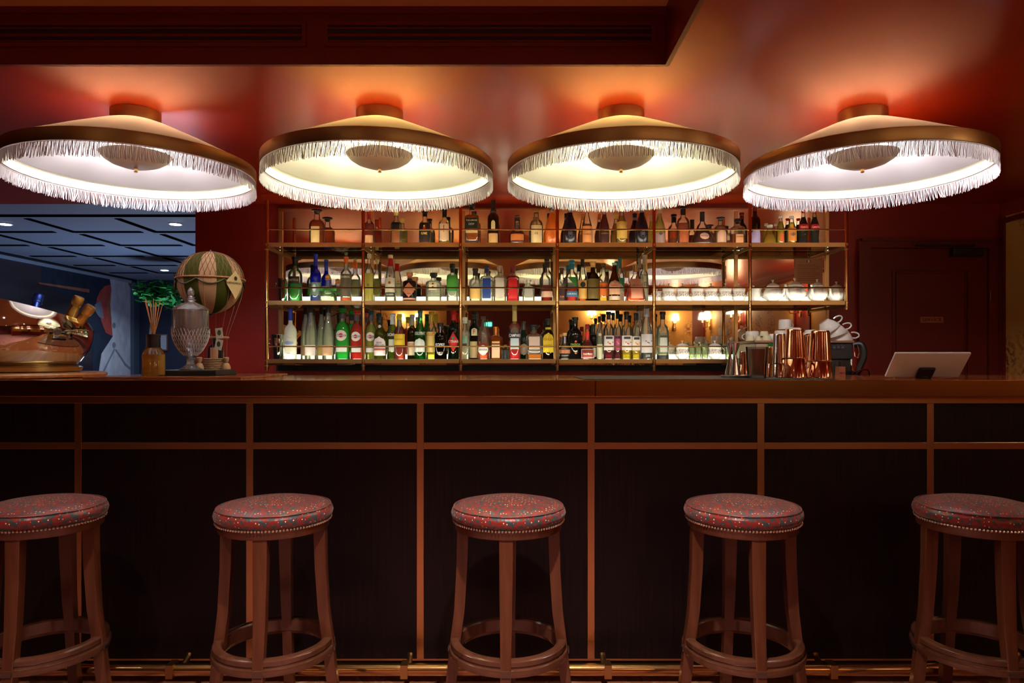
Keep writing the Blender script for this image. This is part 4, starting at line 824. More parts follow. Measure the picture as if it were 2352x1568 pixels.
def ornate():
    m, nt, o = newmat('ornate_china'); b_ = N(nt, 'ShaderNodeBsdfPrincipled'); nt.links.new(b_.outputs[0], o.inputs[0]); b_.inputs['Roughness'].default_value = .12
    tc = N(nt, 'ShaderNodeTexCoord'); sp = N(nt, 'ShaderNodeSeparateXYZ'); ns = N(nt, 'ShaderNodeTexNoise'); ns.inputs['Scale'].default_value = 160; ns.inputs['Detail'].default_value = 2; ns.inputs['Distortion'].default_value = 2.5
    r = N(nt, 'ShaderNodeValToRGB'); r.color_ramp.interpolation = 'CONSTANT'; e = r.color_ramp.elements; e[0].position = 0; e[0].color = (0, 0, 0, 1); e[1].position = .52; e[1].color = (1, 1, 1, 1)
    z = N(nt, 'ShaderNodeMapRange'); z.inputs[1].default_value = .030; z.inputs[2].default_value = .036
    z2 = N(nt, 'ShaderNodeMapRange'); z2.inputs[1].default_value = .066; z2.inputs[2].default_value = .060
    m1 = N(nt, 'ShaderNodeMath', operation='MULTIPLY'); m2 = N(nt, 'ShaderNodeMath', operation='MULTIPLY'); mx = N(nt, 'ShaderNodeMix', data_type='RGBA')
    mx.inputs[6].default_value = (.80, .80, .78, 1); mx.inputs[7].default_value = (.16, .09, .06, 1); L = nt.links.new
    L(tc.outputs['Object'], sp.inputs[0]); L(tc.outputs['Object'], ns.inputs[0]); L(ns.outputs[0], r.inputs[0]); L(sp.outputs[2], z.inputs[0]); L(sp.outputs[2], z2.inputs[0])
    L(z.outputs[0], m1.inputs[0]); L(z2.outputs[0], m1.inputs[1]); L(m1.outputs[0], m2.inputs[0]); L(r.outputs[0], m2.inputs[1]); L(m2.outputs[0], mx.inputs[0]); L(mx.outputs[2], b_.inputs['Base Color'])
    return m
orn = ornate()
def finial(m, z, s=1.):
    m.lathe([(.004*s, z), (.003*s, z+.006*s), (.005*s, z+.010*s)], 10)
    for k in range(3):
        a = k*2*PI/3+.5; m.tube([(0, 0, z+.008*s), (.006*s*math.cos(a), .004*s*math.sin(a), z+.014*s)], [.003*s, .0025*s], 6)
def sugar_proto(label, lid=True):
    t = thing('sugar_bowl', label, 'sugar bowl', group='patterned sugar bowls on the shelves')
    r = .040
    MB().lathe([(r*.55, 0), (r*.60, .004), (r*.62, .008), (r*.9, .018), (r, .030), (r*.96, .040), (r*.84, .054), (r*.86, .066), (r*.90, .074)], 28).build('bowl_body', orn, t)
    if lid:
        m = MB(); m.lathe([(r*.90, .0745), (r*.88, .080), (r*.66, .088), (r*.3, .093), (.004, .095)], 28, cap0=True); finial(m, .095); m.build('lid', white_china, t)
    return t
s0 = sugar_proto('patterned lidded sugar bowl, leftmost on the middle shelf')
spots = [(1536, 1, 'a'), (1568, 1, 'a'), (1602, 1, 'a'), (1633, 1, 'a'), (1666, 1, 'a'), (1697, 1, 'a'), (1567, 2, 'b'), (1642, 2, 'b')]
labs_ = ['leftmost of six patterned lidded sugar bowls on the middle shelf', 'second patterned sugar bowl from left in the middle shelf row', 'third patterned sugar bowl from left in the middle shelf row', 'fourth patterned sugar bowl from left in the middle shelf row', 'fifth patterned sugar bowl from left in the middle shelf row', 'patterned sugar bowl beside the post, rightmost of the middle shelf row', 'patterned sugar bowl on the bottom shelf beside the navy based bottle', 'patterned sugar bowl on the bottom shelf between glass tumblers']
for i, (px, sh_, k) in enumerate(spots):
    o = s0 if i == 0 else copy_tree(s0); tag(o, labs_[i]); o.location = (X(px, 3.98), 3.98, SZ[sh_]+.0005)
t = thing('milk_cup', 'small open patterned cup behind the post on the middle shelf', 'cup', (X(1511, 4.02), 4.02, SZ[1]+.0005))
MB().lathe([(.018, 0), (.028, .015), (.031, .034), (.028, .05), (.030, .066), (.027, .064), (.025, .05), (.02, .01), (0, .008)], 24, cap1=False).build('cup_body', orn, t)
t = thing('milk_cup', 'plain white cup left of the first teapot', 'cup', (X(1735, 4.0), 4.0, SZ[1]+.0005))
MB().lathe([(.022, 0), (.026, .01), (.027, .085), (.025, .085), (.023, .01), (0, .008)], 24, cap1=False).build('cup_body', white_china, t)
def teapot_proto():
    t = thing('teapot', 'x', 'teapot', group='white teapots on the middle shelf')
    r = .056
    def fl(prof): 
        return prof
    m = MB(); R = []
    for rr, z in [(.028, 0), (.030, .005), (.026, .009), (.046, .022), (.056, .040), (.057, .056), (.048, .076), (.036, .090), (.033, .096)]:
        R.append([(rr*(1+.022*math.cos(14*a))*math.cos(a), rr*(1+.022*math.cos(14*a))*math.sin(a), z) for a in [2*PI*k/84 for k in range(84)]])
    m.rings(R); m.build('pot_body', white_china, t)
    m = MB(); m.lathe([(.035, .097), (.037, .099), (.033, .108), (.018, .118), (.005, .121)], 28); finial(m, .121, 1.3); m.build('lid', white_china, t)
    m = MB(); m.tube([(-.050, 0, .040), (-.066, 0, .055), (-.070, 0, .080), (-.082, 0, .102)], [.013, .009, .007, .006], 10); m.build('spout', white_china, t)
    m = MB(); m.tube(sm([(.040, 0, .088), (.058, 0, .098), (.076, 0, .088), (.080, 0, .064), (.070, 0, .040), (.054, 0, .032)]), .0045, 8); m.build('handle', white_china, t)
    return t
tp = teapot_proto()
for i, (px, rz, s, lab) in enumerate(((1775, 2.4, .93, 'leftmost white teapot right of the post, handle turned left'), (1826, .5, 1.0, 'second white teapot from left, below the printed notice edge'), (1877, .75, .96, 'third white teapot from left, spout to the left'), (1921, .6, .86, 'small white teapot at the right end of the middle shelf'))):
    o = tp if i == 0 else copy_tree(tp); tag(o, lab); o.location = (X(px, 3.985), 3.985, SZ[1]+.0005); o.rotation_euler = (0, 0, rz); o.scale = (s, s, s)
# glasses on the bottom shelf
gl0 = thing('glass_tumbler', 'x', 'glass', group='glass tumblers on the bottom shelf')
R = []
for rr, z in [(.014, 0), (.0165, .003), (.0185, .070), (.0175, .070), (.0155, .008), (.001, .007)]:
    R.append([(rr*(1+.03*math.cos(12*a))*math.cos(a), rr*(1+.03*math.cos(12*a))*math.sin(a), z) for a in [2*PI*k/48 for k in range(48)]])
MB().rings(R).build('glass_body', glassy('ribbed_glass', 'e8f0d8', .18, 1), gl0)
gp = [(1589, 3.98, 'leftmost ribbed tumbler right of the sugar bowl'), (1604, 3.98, 'middle ribbed tumbler between the two sugar bowls'), (1619, 3.98, 'right ribbed tumbler just left of the second sugar bowl'), (1673, 3.98, 'ribbed tumbler right of the second sugar bowl'), (1690, 3.98, 'ribbed tumbler behind the steel jiggers'), (1706, 3.98, 'ribbed tumbler at the right end of the bottom shelf')]
for i, (px, y, lab) in enumerate(gp):
    o = gl0 if i == 0 else copy_tree(gl0); tag(o, lab+' on the bottom shelf' if len(lab.split()) < 11 else lab); o.location = (X(px, y), y, SZ[2]+.0005)
gl1 = thing('glass_coupe', 'x', 'glass', group='low glass bowls behind the tumblers')
MB().lathe([(.020, 0), (.020, .003), (.005, .006), (.005, .05), (.018, .062), (.034, .080), (.035, .094), (.0335, .094), (.032, .082), (.016, .066), (0, .062)], 28, cap1=False).build('glass_body', glassy('coupe_glass', 'e8f0e0', .10, 1), gl1)
for i, px in enumerate((1617, 1642, 1668, 1694)):
    o = gl1 if i == 0 else copy_tree(gl1); tag(o, ['low stemmed glass bowl, leftmost behind the tumblers', 'low stemmed glass bowl behind the right patterned sugar bowl', 'low stemmed glass bowl third from left behind the tumblers', 'low stemmed glass bowl, rightmost behind the tumblers'][i]+' on bottom shelf'); o.location = (X(px, 4.08), 4.08, SZ[2]+.0005)

# ================================================================== ESPRESSO MACHINE AND CUPS (behind the bar, right)
EY = 3.42; ez = .9005
em = thing('espresso_machine', 'black and steel espresso machine loaded with cups behind the shakers', 'coffee machine', (X(1846, EY), EY, ez))
ezt = Z(778, EY)-ez
MB().box(-.24, .24, 0, .36, .06, ezt-.10).build('machine_body', black, em, False, bevel=.006)
MB().box(-.245, .245, -.012, .36, ezt-.020, ezt-.008).build('cup_tray', pbr('tray_copper', (.42, .25, .2), .3, .8), em, False, bevel=.002)
MB().box(-.24, -.09, -.006, .30, ezt-.10, ezt-.021).build('side_housing', steel_satin, em, False, bevel=.004)
MB().box(-.085, .24, -.004, .30, ezt-.10, ezt-.021).build('upper_housing', pbr('machine_grey', (.02, .022, .03), .3), em, False, bevel=.004)
for k, px in enumerate((1904, 1914, 1924, 1934)):
    x = X(px, EY)-X(1846, EY); b_ = MB().box(x-.009, x+.009, -.008, -.0045, ezt-.052, ezt-.030).build('button', pbr('button_navy', (.03, .04, .07), .4), em, False, bevel=.001)
    MB().lathe([(.004, 0), (.004, .001)], 10, (x, -.0095, ezt-.042), d=.3).build('button_icon', flat('c8d0e0'), b_)
m = MB(); m.lathe([(.034, 0), (.036, .03), (.030, .10)], 20, (X(1908, EY)-X(1846, EY), -.04, ezt-.21)); m.build('group_head', black, em)
m = MB(); xk = X(1921, EY)-X(1846, EY); m.tube([(xk, -.05, .09), (xk, -.16, .07)], [.012, .016], 12); m.sphere((xk, -.165, .068), .019, 14, 8); m.build('portafilter_handle', pbr('gloss_black', (.01, .01, .01), .06), em)
xr = .245
m = MB(); m.tube(sm([(xr, .0, ezt-.03), (xr+.03, -.02, ezt-.03), (xr+.035, -.03, ezt-.09), (xr+.005, -.02, ezt-.17), (xr-.02, -.01, ezt-.20)]), .0155, 10); m.build('side_guard', black, em)
m = MB(); m.tube([(xr-.015, -.03, ezt-.03), (xr-.012, -.035, ezt-.085), (xr+.0, -.04, ezt-.095), (xr+.012, -.03, ezt-.07), (xr+.004, -.03, ezt-.03)], .0025, 6); m.build('wire_bracket', steel, em)
m = MB(); m.tube(sm([(xr-.025, -.03, ezt-.10), (xr-.03, -.04, ezt-.14), (xr-.02, -.045, ezt-.162), (xr+.02, -.05, ezt-.150), (xr+.045, -.05, ezt-.153), (xr+.055, -.05, ezt-.18), (xr+.062, -.05, ezt-.26)]), .0045, 8); m.build('steam_wand', steel, em)
MB().box(-.24, .24, -.02, .36, .0, .058).build('drip_tray', steel_satin, em, False)
t = thing('coffee_packet', 'orange coffee packet with red print beside the espresso machine', 'packet', (X(1930, 3.30), 3.30, ez))
MB().box(-.015, .015, -.02, .02, 0, .235).build('packet_body', pbr('packet_orange', (.45, .14, .07), .5), t, False)
text(t, 'MA', .012, flat('b01820'), loc=(.0, -.0208, .205), bold=.02)
CT = ez+ezt-.0075
def cup_proto(name, r, h, label, cat, hr=True, inv=True, group=None, mat=white_china, flare=.82):
    t = thing(name, label, cat, group=group)
    # stored upside down: rim at the bottom
    MB().lathe([(r, 0), (r*1.0, h*.15), (r*(.5+flare/2), h*.6), (r*flare, h*.9), (r*flare*.9, h), (0, h)], 26, cap0=True, cap1=False).build('cup_body', mat, t)
    if hr:
        m = MB(); m.tube(sm([(r*.96, 0, h*.25), (r*1.25, 0, h*.22), (r*1.55, 0, h*.38), (r*1.5, 0, h*.62), (r*1.15, 0, h*.74), (r*.86, 0, h*.72)]), r*.07, 8); m.build('handle', mat, t)
    return t
china_y = pbr('cream_china', (.72, .72, .50), .2)
ec = cup_proto('espresso_cup', .0225, .024, 'x', 'cup', False, group='small cream cups upturned on the espresso machine', mat=china_y)
ex = X(1846, EY)
cl = [(1714, .10, 0, 'small cream cup, leftmost upturned on the coffee machine', 1), (1735, .12, 0, 'small cream cup upturned behind the front post', 1), (1752, .06, 0, 'small cream cup under the one on top, left side', 1), (1746, .10, .036, 'small cream cup resting on top of the lower cups', 1.0)]
for i, (px, dy, dz, lab, s) in enumerate(cl):
    o = ec if i == 0 else copy_tree(ec); tag(o, lab); o.location = (X(px, EY+dy)+.02, EY+dy, CT+dz*.68); o.scale = (1, 1, 1)
mg = cup_proto('mug', .036, .062, 'x', 'mug', True, group='white mugs upturned on the espresso machine', flare=.97)
for i, (px, dy, z, rz, lab, s) in enumerate(((1728, .22, 0, 2.5, 'cream coloured tall mug at the back left of the coffee machine', .95), (1776, .10, 0, 2.7, 'white ribbed mug low beside the copper shaker on the machine', .62), (1795, .20, 0, .2, 'white mug at the bottom of the stack on the machine', 1), (1803, .20, .0625, .3, 'white straight mug topmost on the coffee machine', .9), (1822, .07, 0, .5, 'white mug showing behind the tall copper shaker', 1.05))):
    o = mg if i == 0 else copy_tree(mg); tag(o, lab); o.location = (X(px, EY+dy), EY+dy, CT+z); o.rotation_euler = (0, 0, rz); o.scale = (s, s, s*(.9 if i != 4 else 1))
cc0 = cup_proto('cappuccino_cup', .052, .056, 'x', 'cup', True, group='wide white cups upturned on the espresso machine', flare=.55)
for i, (px, dy, z, rx, lab) in enumerate(((1862, .12, 0, 0, 'wide white cup between the two copper shakers'), (1933, .06, 0, 0, 'wide white cup lowest in the leaning stack at right'), (1922, .05, .026, .36, 'wide white cup in the middle of the leaning stack'), (1908, .05, .050, .62, 'wide white cup topmost of the leaning stack'))):
    o = cc0 if i == 0 else copy_tree(cc0); tag(o, lab); o.location = (X(px, EY+dy), EY+dy, CT+z); o.rotation_euler = (0, -rx*1.0, -.15 if i else .2)

# ================================================================== ON THE BAR, RIGHT
CTZ = 1.1001
mt = tag(MB().box(X(1340, 2.45), X(1905, 2.45), 2.425, 2.86, 0, .0035).build('bar_mat', pbr('rubber_mat', (.02, .02, .024), .45), None, False, loc=(0, 0, CTZ), bevel=.001), 'long flat black rubber mat on the bar under the shakers', 'mat')
MZ = CTZ+.0036; QY = 2.55
q = QY/F
t = thing('round_tray', 'small round steel tray under the jiggers', 'tray', (X(1691, 2.58), 2.58, MZ))
MB().lathe([(.052, 0), (.054, .004), (.056, .009), (.054, .010), (.052, .005), (0, .005)], 40, cap1=False).build('tray_body', steel_satin, t)
def jig(px, Y, label, s=1.):
    t = thing('jigger', label, 'jigger', (X(px, Y), Y, MZ+.0105*1), 0, 'steel jiggers on the round tray')
    h = Z(787, Y)-MZ-.0105
    MB().lathe([(.0205*s, 0), (.0205*s, .003), (.004, h*.62), (.0042, h*.66), (.0175*s, h*.995), (.0165*s, h), (.003, h*.68), (0, h*.67)], 30, cap1=False).build('jigger_body', pbr('jigger_steel', (.82, .80, .78), .16, 1), t, ang=60)
jig(1689, 2.555, 'front steel double cone jigger on the round tray'); jig(1677, 2.605, 'steel double cone jigger behind the front one', .95)
def tin(px, Y, ytop, wtop, wbot, yj, mat, label, name='cocktail_shaker', z0=MZ, cat='shaker'):
    Hh = Z(ytop, Y)-z0; k = Y/F/2; zj = Z(yj, Y)-z0
    t = thing(name, label, cat, (X(px, Y), Y, z0), 0, 'metal cocktail shakers standing upside down')
    wj = wbot+(wtop-wbot)*zj/Hh
    MB().lathe([(wbot*k*1.0, 0), (wbot*k*1.01, .003), (wbot*k*.99, .006), (wj*k*.955, zj-.004), (wj*k*.90, zj-.002)], 40).build('lower_tin', mat, t, ang=60)
    MB().lathe([(wj*k*1.0, zj-.0015), (wj*k*1.02, zj), (wj*k*1.0, zj+.002), (wtop*k*1.02, Hh*.955), (wtop*k*.98, Hh*.985), (wtop*k*.88, Hh), (0, Hh-.001)], 40, cap1=False).build('upper_tin', mat, t, ang=60)
tin(1826, 2.555, 755, 37, 56, 822, copper, 'tall copper shaker, left of the two biggest')
tin(1884, 2.555, 759, 40, 54, 828, copper, 'tall copper shaker at the right end of the mat')
tin(1790, 2.60, 766, 26, 36, 834, steel, 'slender steel shaker left of the tall copper ones')
tin(1853, 2.66, 765, 22, 30, 830, steel, 'steel shaker half hidden between the two copper shakers')
tin(1771, 2.63, 796, 14, 22, 834, copper, 'small narrow copper shaker behind the glass')
tin(1708, 2.64, 806, 18, 26, 836, copper, 'small copper tin just right of the jiggers', z0=MZ)
t = thing('mixing_glass', 'smoked glass tumbler lined with copper on the mat', 'glass', (X(1738, 2.53), 2.53, MZ))
Hh = Z(796, 2.53)-MZ; k = 2.53/F/2
MB().lathe([(40*k, 0), (41*k, .003), (49*k, Hh), (47.5*k, Hh), (38*k, .010), (0, .010)], 36, cap1=False).build('glass_body', glassy('smoked_glass', 'e8e8e8', .04, .8, ior=1.2), t)
MB().lathe([(36*k, .014), (37*k, .016), (46*k, Hh*.93), (44*k, Hh*.93), (35*k, .020), (0, .020)], 36, cap1=False).build('copper_liner', pbr('dark_copper', (.72, .38, .22), .35, .85), t)
t = thing('drink_marker', 'green leaf shaped plastic marker above the small shaker', 'marker', (X(1769, 2.63), 2.63, Z(795, 2.63)))
m = MB(); m.poly([(-.012, 0, .004), (-.004, 0, .014), (.004, 0, .006), (.010, 0, .010), (.006, 0, 0), (-.008, .0, .0)]); m.rings([[(p[0], y_, p[1]) for p in [(-.010, .001), (-.002, .013), (.009, .007), (.006, .0)]] for y_ in (-.003, .003)]); m.build('leaf', flat('18a040'), t, False)
# tablet till
t = thing('tablet_till', 'white tilted tablet till seen from behind on the bar', 'tablet', (X(2118, 2.62), 2.62, CTZ+.0005))
ang = math.atan2(.07, .087); L = .115; Wt = (2203-2033)*2.62/F/2
def tp_(x, u, n_): return (x, -u*math.sin(ang)-n_*math.cos(ang), .004+u*math.cos(ang)-n_*math.sin(ang)*-1*-1)
def slab(x0, x1, u0, u1, n0, n1, mat, name, parent, bev=.003):
    c = MB(); i = 0
    c.v = [tp_(x0, u0, n0), tp_(x1, u0, n0), tp_(x1, u1, n0), tp_(x0, u1, n0), tp_(x0, u0, n1), tp_(x1, u0, n1), tp_(x1, u1, n1), tp_(x0, u1, n1)]
    for q_ in ((0, 3, 2, 1), (4, 5, 6, 7), (0, 1, 5, 4), (1, 2, 6, 5), (2, 3, 7, 6), (3, 0, 4, 7)): c.f.append(q_); c.m.append(0)
    return c.build(name, mat, parent, False, bevel=bev)
slab(-Wt, Wt, 0, L, -.009, 0, pbr('tablet_white', (.62, .62, .66), .35), 'tablet_case', t)
slab(-Wt+.005, Wt-.005, .004, L-.004, -.0105, -.0092, pbr('screen_black', (.01, .01, .012), .1), 'screen', t, 0)
so = slab(-.030, .030, -.001, .050, .0005, .011, black, 'stand', t, .004)
text(so, 'ewhoiz', .006, flat('8a90a0'), fn=lambda x, z: tp_(x+.001, .012+z, .0116), bold=.01)

# ================================================================== ON THE BAR, LEFT
t = tag(MB().lathe([(.335, 0), (.345, .004), (.348, .012), (.343, .018), (.33, .020)], 72).build('serving_board', board_wood, None, loc=(X(10, 2.76), 2.775, CTZ)), 'round wooden board under the big steel bowl', 'board')
BX, BY, BZ = X(20, 2.75), 2.775, CTZ+.0206
bw = thing('champagne_bowl', 'large mirror polished steel bowl with slanted rim holding bottles', 'bowl', (BX, BY, BZ))
MB().lathe([(.225, 0), (.233, .005), (.238, .020), (.231, .024), (.225, .026)], 64).build('foot_ring', pbr('foot_brass', (.55, .38, .18), .3, 1), bw)
prof = [(.215, .0262), (.234, .045), (.262, .085), (.276, .130), (.280, .165)]
n = 96; Rr = []; Ri = []
def rimz(x, y): return .251-.15*x-.17*y
for r, z in prof: Rr.append([(r*math.cos(2*PI*k/n), r*math.sin(2*PI*k/n), z) for k in range(n)])
for u in (.2, .4, .6, .8, 1.0):
    ring = []
    for k in range(n):
        a = 2*PI*k/n; hz = .165+(rimz(.28*math.cos(a), .28*math.sin(a))-.165)*u
        r = .280-1.1*max(0, hz-.165)**2*1.6-.012*u
        ring.append((r*math.cos(a), r*math.sin(a), hz))
    Rr.append(ring)
inner = [[(x*.975, y*.975, z-.002 if i > 6 else max(z, .034)) for x, y, z in ring] for i, ring in enumerate(Rr)]
MB().rings(Rr+inner[::-1], True, True, True).build('bowl_body', steel, bw, ang=60)
def champ(dx, dy, rot, ztip, label, foilmat, glassm):
    t = thing('champagne_bottle', label, 'bottle', (BX+dx, BY+dy, BZ+.035+ztip), 0, 'bottles chilling in the steel bowl'); t.rotation_euler = rot
    tab = [(.94*.044, 0), (.044, .006), (.044, .14), (.040, .17), (.026, .22), (.018, .25), (.0155, .30)]
    MB().lathe(tab+[(.0155, .315), (0, .316)], 24, cap1=False).build('glass_body', glassm, t)
    MB().lathe([(.0275, .216), (.0195, .25), (.0168, .29), (.0195, .293), (.0190, .300), (.0210, .304), (.0205, .325), (.018, .330), (0, .331)], 20, cap0=False, cap1=False).build('foil', foilmat, t)
gold = pbr('gold_foil', (1.0, .70, .20), .32, 1, bump=(60, .25, (1, 1, 1)))
dgl = pbr('dark_green_glass', (.01, .03, .012), .08)
champ(.083, .075, (0, .42, .0), -.03, 'gold foiled champagne bottle leaning behind the bowl rim', gold, dgl)
champ(.104, -.0, (0, .68, .0), -.03, 'gold foiled champagne bottle leaning furthest right in the bowl', gold, dgl)
champ(-.0, .03, (-.38, 0, .0), -.02, 'blue topped bottle at the back of the steel bowl', pbr('blue_foil', (.02, .06, .35), .25, .7), dgl)
# slab that carries the diffuser, urn and balloon
t = tag(MB().box(X(215, 2.6), X(597, 2.72), 2.53, 3.06, 0, .0085).build('serving_slab', pbr('red_brown_wood', (.22, .065, .025), .25, coat=.4, vary=(5, (.34, .12, .05), (1, 10, 1))), None, False, loc=(0, 0, CTZ), bevel=.002), 'thin reddish wooden slab under the urn and diffuser', 'board')
SLZ = CTZ+.0086
DY_ = 2.62
t = thing('reed_diffuser', 'glass reed diffuser with black collar and tan sticks', 'diffuser', (X(353, DY_), DY_, SLZ))
k = DY_/F
MB().lathe([(22*k, 0), (25*k, .004), (25*k, 48*k), (23*k, 56*k), (16*k, 64*k), (13*k, 67*k), (13*k, 74*k)], 28).build('glass_body', clear, t)
MB().lathe([(0, .004), (23*k, .005), (23.5*k, .008), (23.5*k, 50*k), (0, 50*k)], 28, cap0=False, cap1=False).build('oil', glassy('oil', 'fce088', .8, .6, ior=1.2, bodycol='ffd050'), t)
MB().lathe([(13.5*k, 65*k), (14.5*k, 67*k), (14*k, 88*k), (15*k, 90*k), (15*k, 96*k), (6*k, 96.5*k)], 24).build('collar', black, t)
for i, (bx_, by_, tx, ty) in enumerate(((-18, 3, 22, 0), (-12, -8, 13, 4), (-6, 5, 8, -6), (-2, -6, -2, 3), (3, 6, -7, -4), (8, -4, -12, 4), (14, 5, -18, -2), (18, -4, -22, 2), (0, 0, 3, 7))):
    MB().tube([(bx_*k, by_*k, .006), (0+(tx*.04)*k, 0, 93*k), (tx*.95*k, ty*k, (168+(i*7) % 11)*k)], .0016, 5).build('reed', pbr('reed_tan', (.62, .30, .11), .6), t)
YT = 2.76
t = tag(MB().box(X(378, YT), X(521, YT), YT-.10, YT+.10, 0, .021).build('black_tray', black, None, False, loc=(0, 0, SLZ), bevel=.003), 'low black box tray under the crystal urn', 'tray')
TZ = SLZ+.0215
def crystal():
    m, nt, o = newmat('cut_crystal'); tr = N(nt, 'ShaderNodeBsdfTransparent'); tr.inputs[0].default_value = (.95, .96, 1, 1)
    gl = N(nt, 'ShaderNodeBsdfGlossy'); gl.inputs['Roughness'].default_value = .04; lw = N(nt, 'ShaderNodeLayerWeight'); lw.inputs[0].default_value = .42
    mx = N(nt, 'ShaderNodeMixShader'); L = nt.links.new; L(lw.outputs['Fresnel'], mx.inputs[0]); 
    df = N(nt, 'ShaderNodeBsdfDiffuse'); df.inputs[0].default_value = (.85, .88, .95, 1); m0 = N(nt, 'ShaderNodeMixShader'); m0.inputs[0].default_value = .14
    gs = N(nt, 'ShaderNodeBsdfGlass'); gs.inputs['Roughness'].default_value = .02; gs.inputs['IOR'].default_value = 1.5; m1 = N(nt, 'ShaderNodeMixShader'); m1.inputs[0].default_value = .6
    L(tr.outputs[0], m1.inputs[1]); L(gs.outputs[0], m1.inputs[2])
    L(m1.outputs[0], m0.inputs[1]); L(df.outputs[0], m0.inputs[2]); L(m0.outputs[0], mx.inputs[1]); L(gl.outputs[0], mx.inputs[2]); L(mx.outputs[0], o.inputs[0])
    return m
cry = crystal()
UY = 2.72; k = UY/F
u = thing('crystal_urn', 'tall cut crystal lidded urn on the black tray', 'urn', (X(438, UY), UY, TZ))
MB().lathe([(24*k, 0), (25*k, .003), (17*k, .010), (9*k, .022), (8*k, .034), (12*k, .042), (9*k, .048), (13*k, .056)], 24).build('foot', cry, u, ang=20)
# bowl: diamond-cut lower half made of real facets
prof = []; zb = .056; zt_ = 136*k
def ub(v): return (13+26*math.sin(min(1, v/.55)*PI/2)**.75)*k
R = []; nn = 26
for j in range(27):
    v = j/26; z = zb+(zt_-zb)*v; r = ub(v); ring = []
    for kk in range(nn*2):
        a = 2*PI*kk/(nn*2); cut = .0030 if v < .62 else 0
        rr = r+(cut if (kk+j) % 2 == 0 else -cut)
        ring.append((rr*math.cos(a), rr*math.sin(a), z))
    R.append(ring)
R2 = []
for j in range(26, 2, -1):
    v = j/26; R2.append([((ub(v)-.004)*math.cos(2*PI*kk/(nn*2)), (ub(v)-.004)*math.sin(2*PI*kk/(nn*2)), zb+(zt_-zb)*v-.0005) for kk in range(nn*2)])
MB().rings(R+R2, True, True, True).build('bowl', cry, u, ang=8)
m = MB()
for s in (-1, 1):
    for q_ in range(34):
        v1 = .46+.14*abs(math.sin(q_*PI*3/34)); m.tube([((ub(v1*j/9)+.0026)*math.cos(2*PI*q_/34+s*.95*v1*j/9), (ub(v1*j/9)+.0026)*math.sin(2*PI*q_/34+s*.95*v1*j/9), zb+(zt_-zb)*v1*j/9) for j in range(10)], .0008, 4)
m.build('cut_pattern', pbr('crystal_ridge_glint', (.75, .78, .85), .15, spec=.8), u)  # ridges along the cuts, their white standing in for lamp sparkle
MB().lathe([(39.5*k, zt_), (41*k, zt_+.003), (39*k, zt_+.006), (30*k, zt_+.018), (14*k, zt_+.030), (8*k, zt_+.036), (12*k, zt_+.042), (7*k, zt_+.047), (10*k, zt_+.052), (5*k, zt_+.056), (8*k, zt_+.066), (8*k, zt_+.074), (5*k, zt_+.084), (0, zt_+.092)], 28).build('lid', cry, u, ang=20)
# hot-air balloon display
HY = 2.99; k = HY/F
hb = thing('balloon_display', 'striped green and cream hot air balloon model with wicker basket', 'balloon model', (X(489, HY), HY, SLZ))
cxb = (X(484, HY)-X(489, HY)); zc = Z(645, HY)-SLZ; Rb = 72*k
def bprof(a): # a from 0 top to PI bottom
    r = Rb*math.sin(a)**.92 if 0 < a < PI else 0
    z = Rb*.92*math.cos(a) if a < PI/2 else Rb*1.05*math.cos(a)
    return r, zc+z
cream = cloth('balloon_cream', (.50, .31, .19), .15); green = cloth('balloon_green', (.060, .070, .016), .15)
npr = 20; pr = [bprof(PI*j/npr) for j in range(npr+1)]
m = MB(); m.lathe([(max(r, .002), z) for r, z in pr[::-1]], 60, (cxb, 0, 0), mf=lambda a, b: ((b+5)//5) % 2); m.build('envelope', [cream, green], hb)
m = MB(); nm = 40
for s in (-1, 1):
    for q_ in range(nm):
        pts = []
        for j in range(9):
            a = .16+(1.5-.16)*j/8; r, z = bprof(a); th = 2*PI*q_/nm+s*.42*j/8
            pts.append((cxb+(r+.0015)*math.cos(th), (r+.0015)*math.sin(th), z+.0005))
        m.tube(pts, .0010, 3)
m.build('net', pbr('net_brown', (.14, .06, .025), .7), hb)
m = MB(); m.tube([(cxb+(Rb+.003)*math.cos(a*PI/24), (Rb+.003)*math.sin(a*PI/24), zc+.006) for a in range(48)], .004, 8, True); m.build('hoop', pbr('hoop_wood', (.42, .20, .08), .5), hb)
m = MB()
for q_ in range(8):
    a0 = 2*PI*q_/8
    m.tube([(cxb+(Rb+.003)*math.cos(a0+PI/4*u_), (Rb+.003)*math.sin(a0+PI/4*u_), zc-.002-.022*math.sin(PI*u_)) for u_ in (0, .2, .4, .6, .8, 1)], .0035, 5)
m.build('garland', pbr('garland_green', (.07, .06, .03), .8), hb)
m = MB(); rn = random.Random(5)
for q_ in range(8):
    a0 = 2*PI*q_/8+.2; x0_, y0_ = (Rb+.001)*math.cos(a0), (Rb+.001)*math.sin(a0)
    m.tube([(cxb+x0_, y0_, zc), (cxb+x0_*.92, y0_*.92, zc-.07), (cxb*.5+x0_*.55, y0_*.55, .19), (.010+x0_*.36, y0_*.36, .155)], .0013, 4)
    if q_ % 2 == 0: m.tube([(.010+x0_*.36, y0_*.36, .155), (.01+x0_*.33, y0_*.33, .05)], .0012, 4)
m.build('rope', pbr('rope_tan', (.22, .12, .08), .8), hb)
MB().tube([(.010+.052*math.cos(a*PI/16), .052*math.sin(a*PI/16), .156) for a in range(32)], .0042, 8, True).build('lower_hoop', pbr('hoop_wood2', (.40, .22, .09), .5), hb)
wick = pbr('wicker', (.34, .22, .12), .7); wick2 = pbr('wicker_dark', (.08, .05, .03), .7)
m = MB()
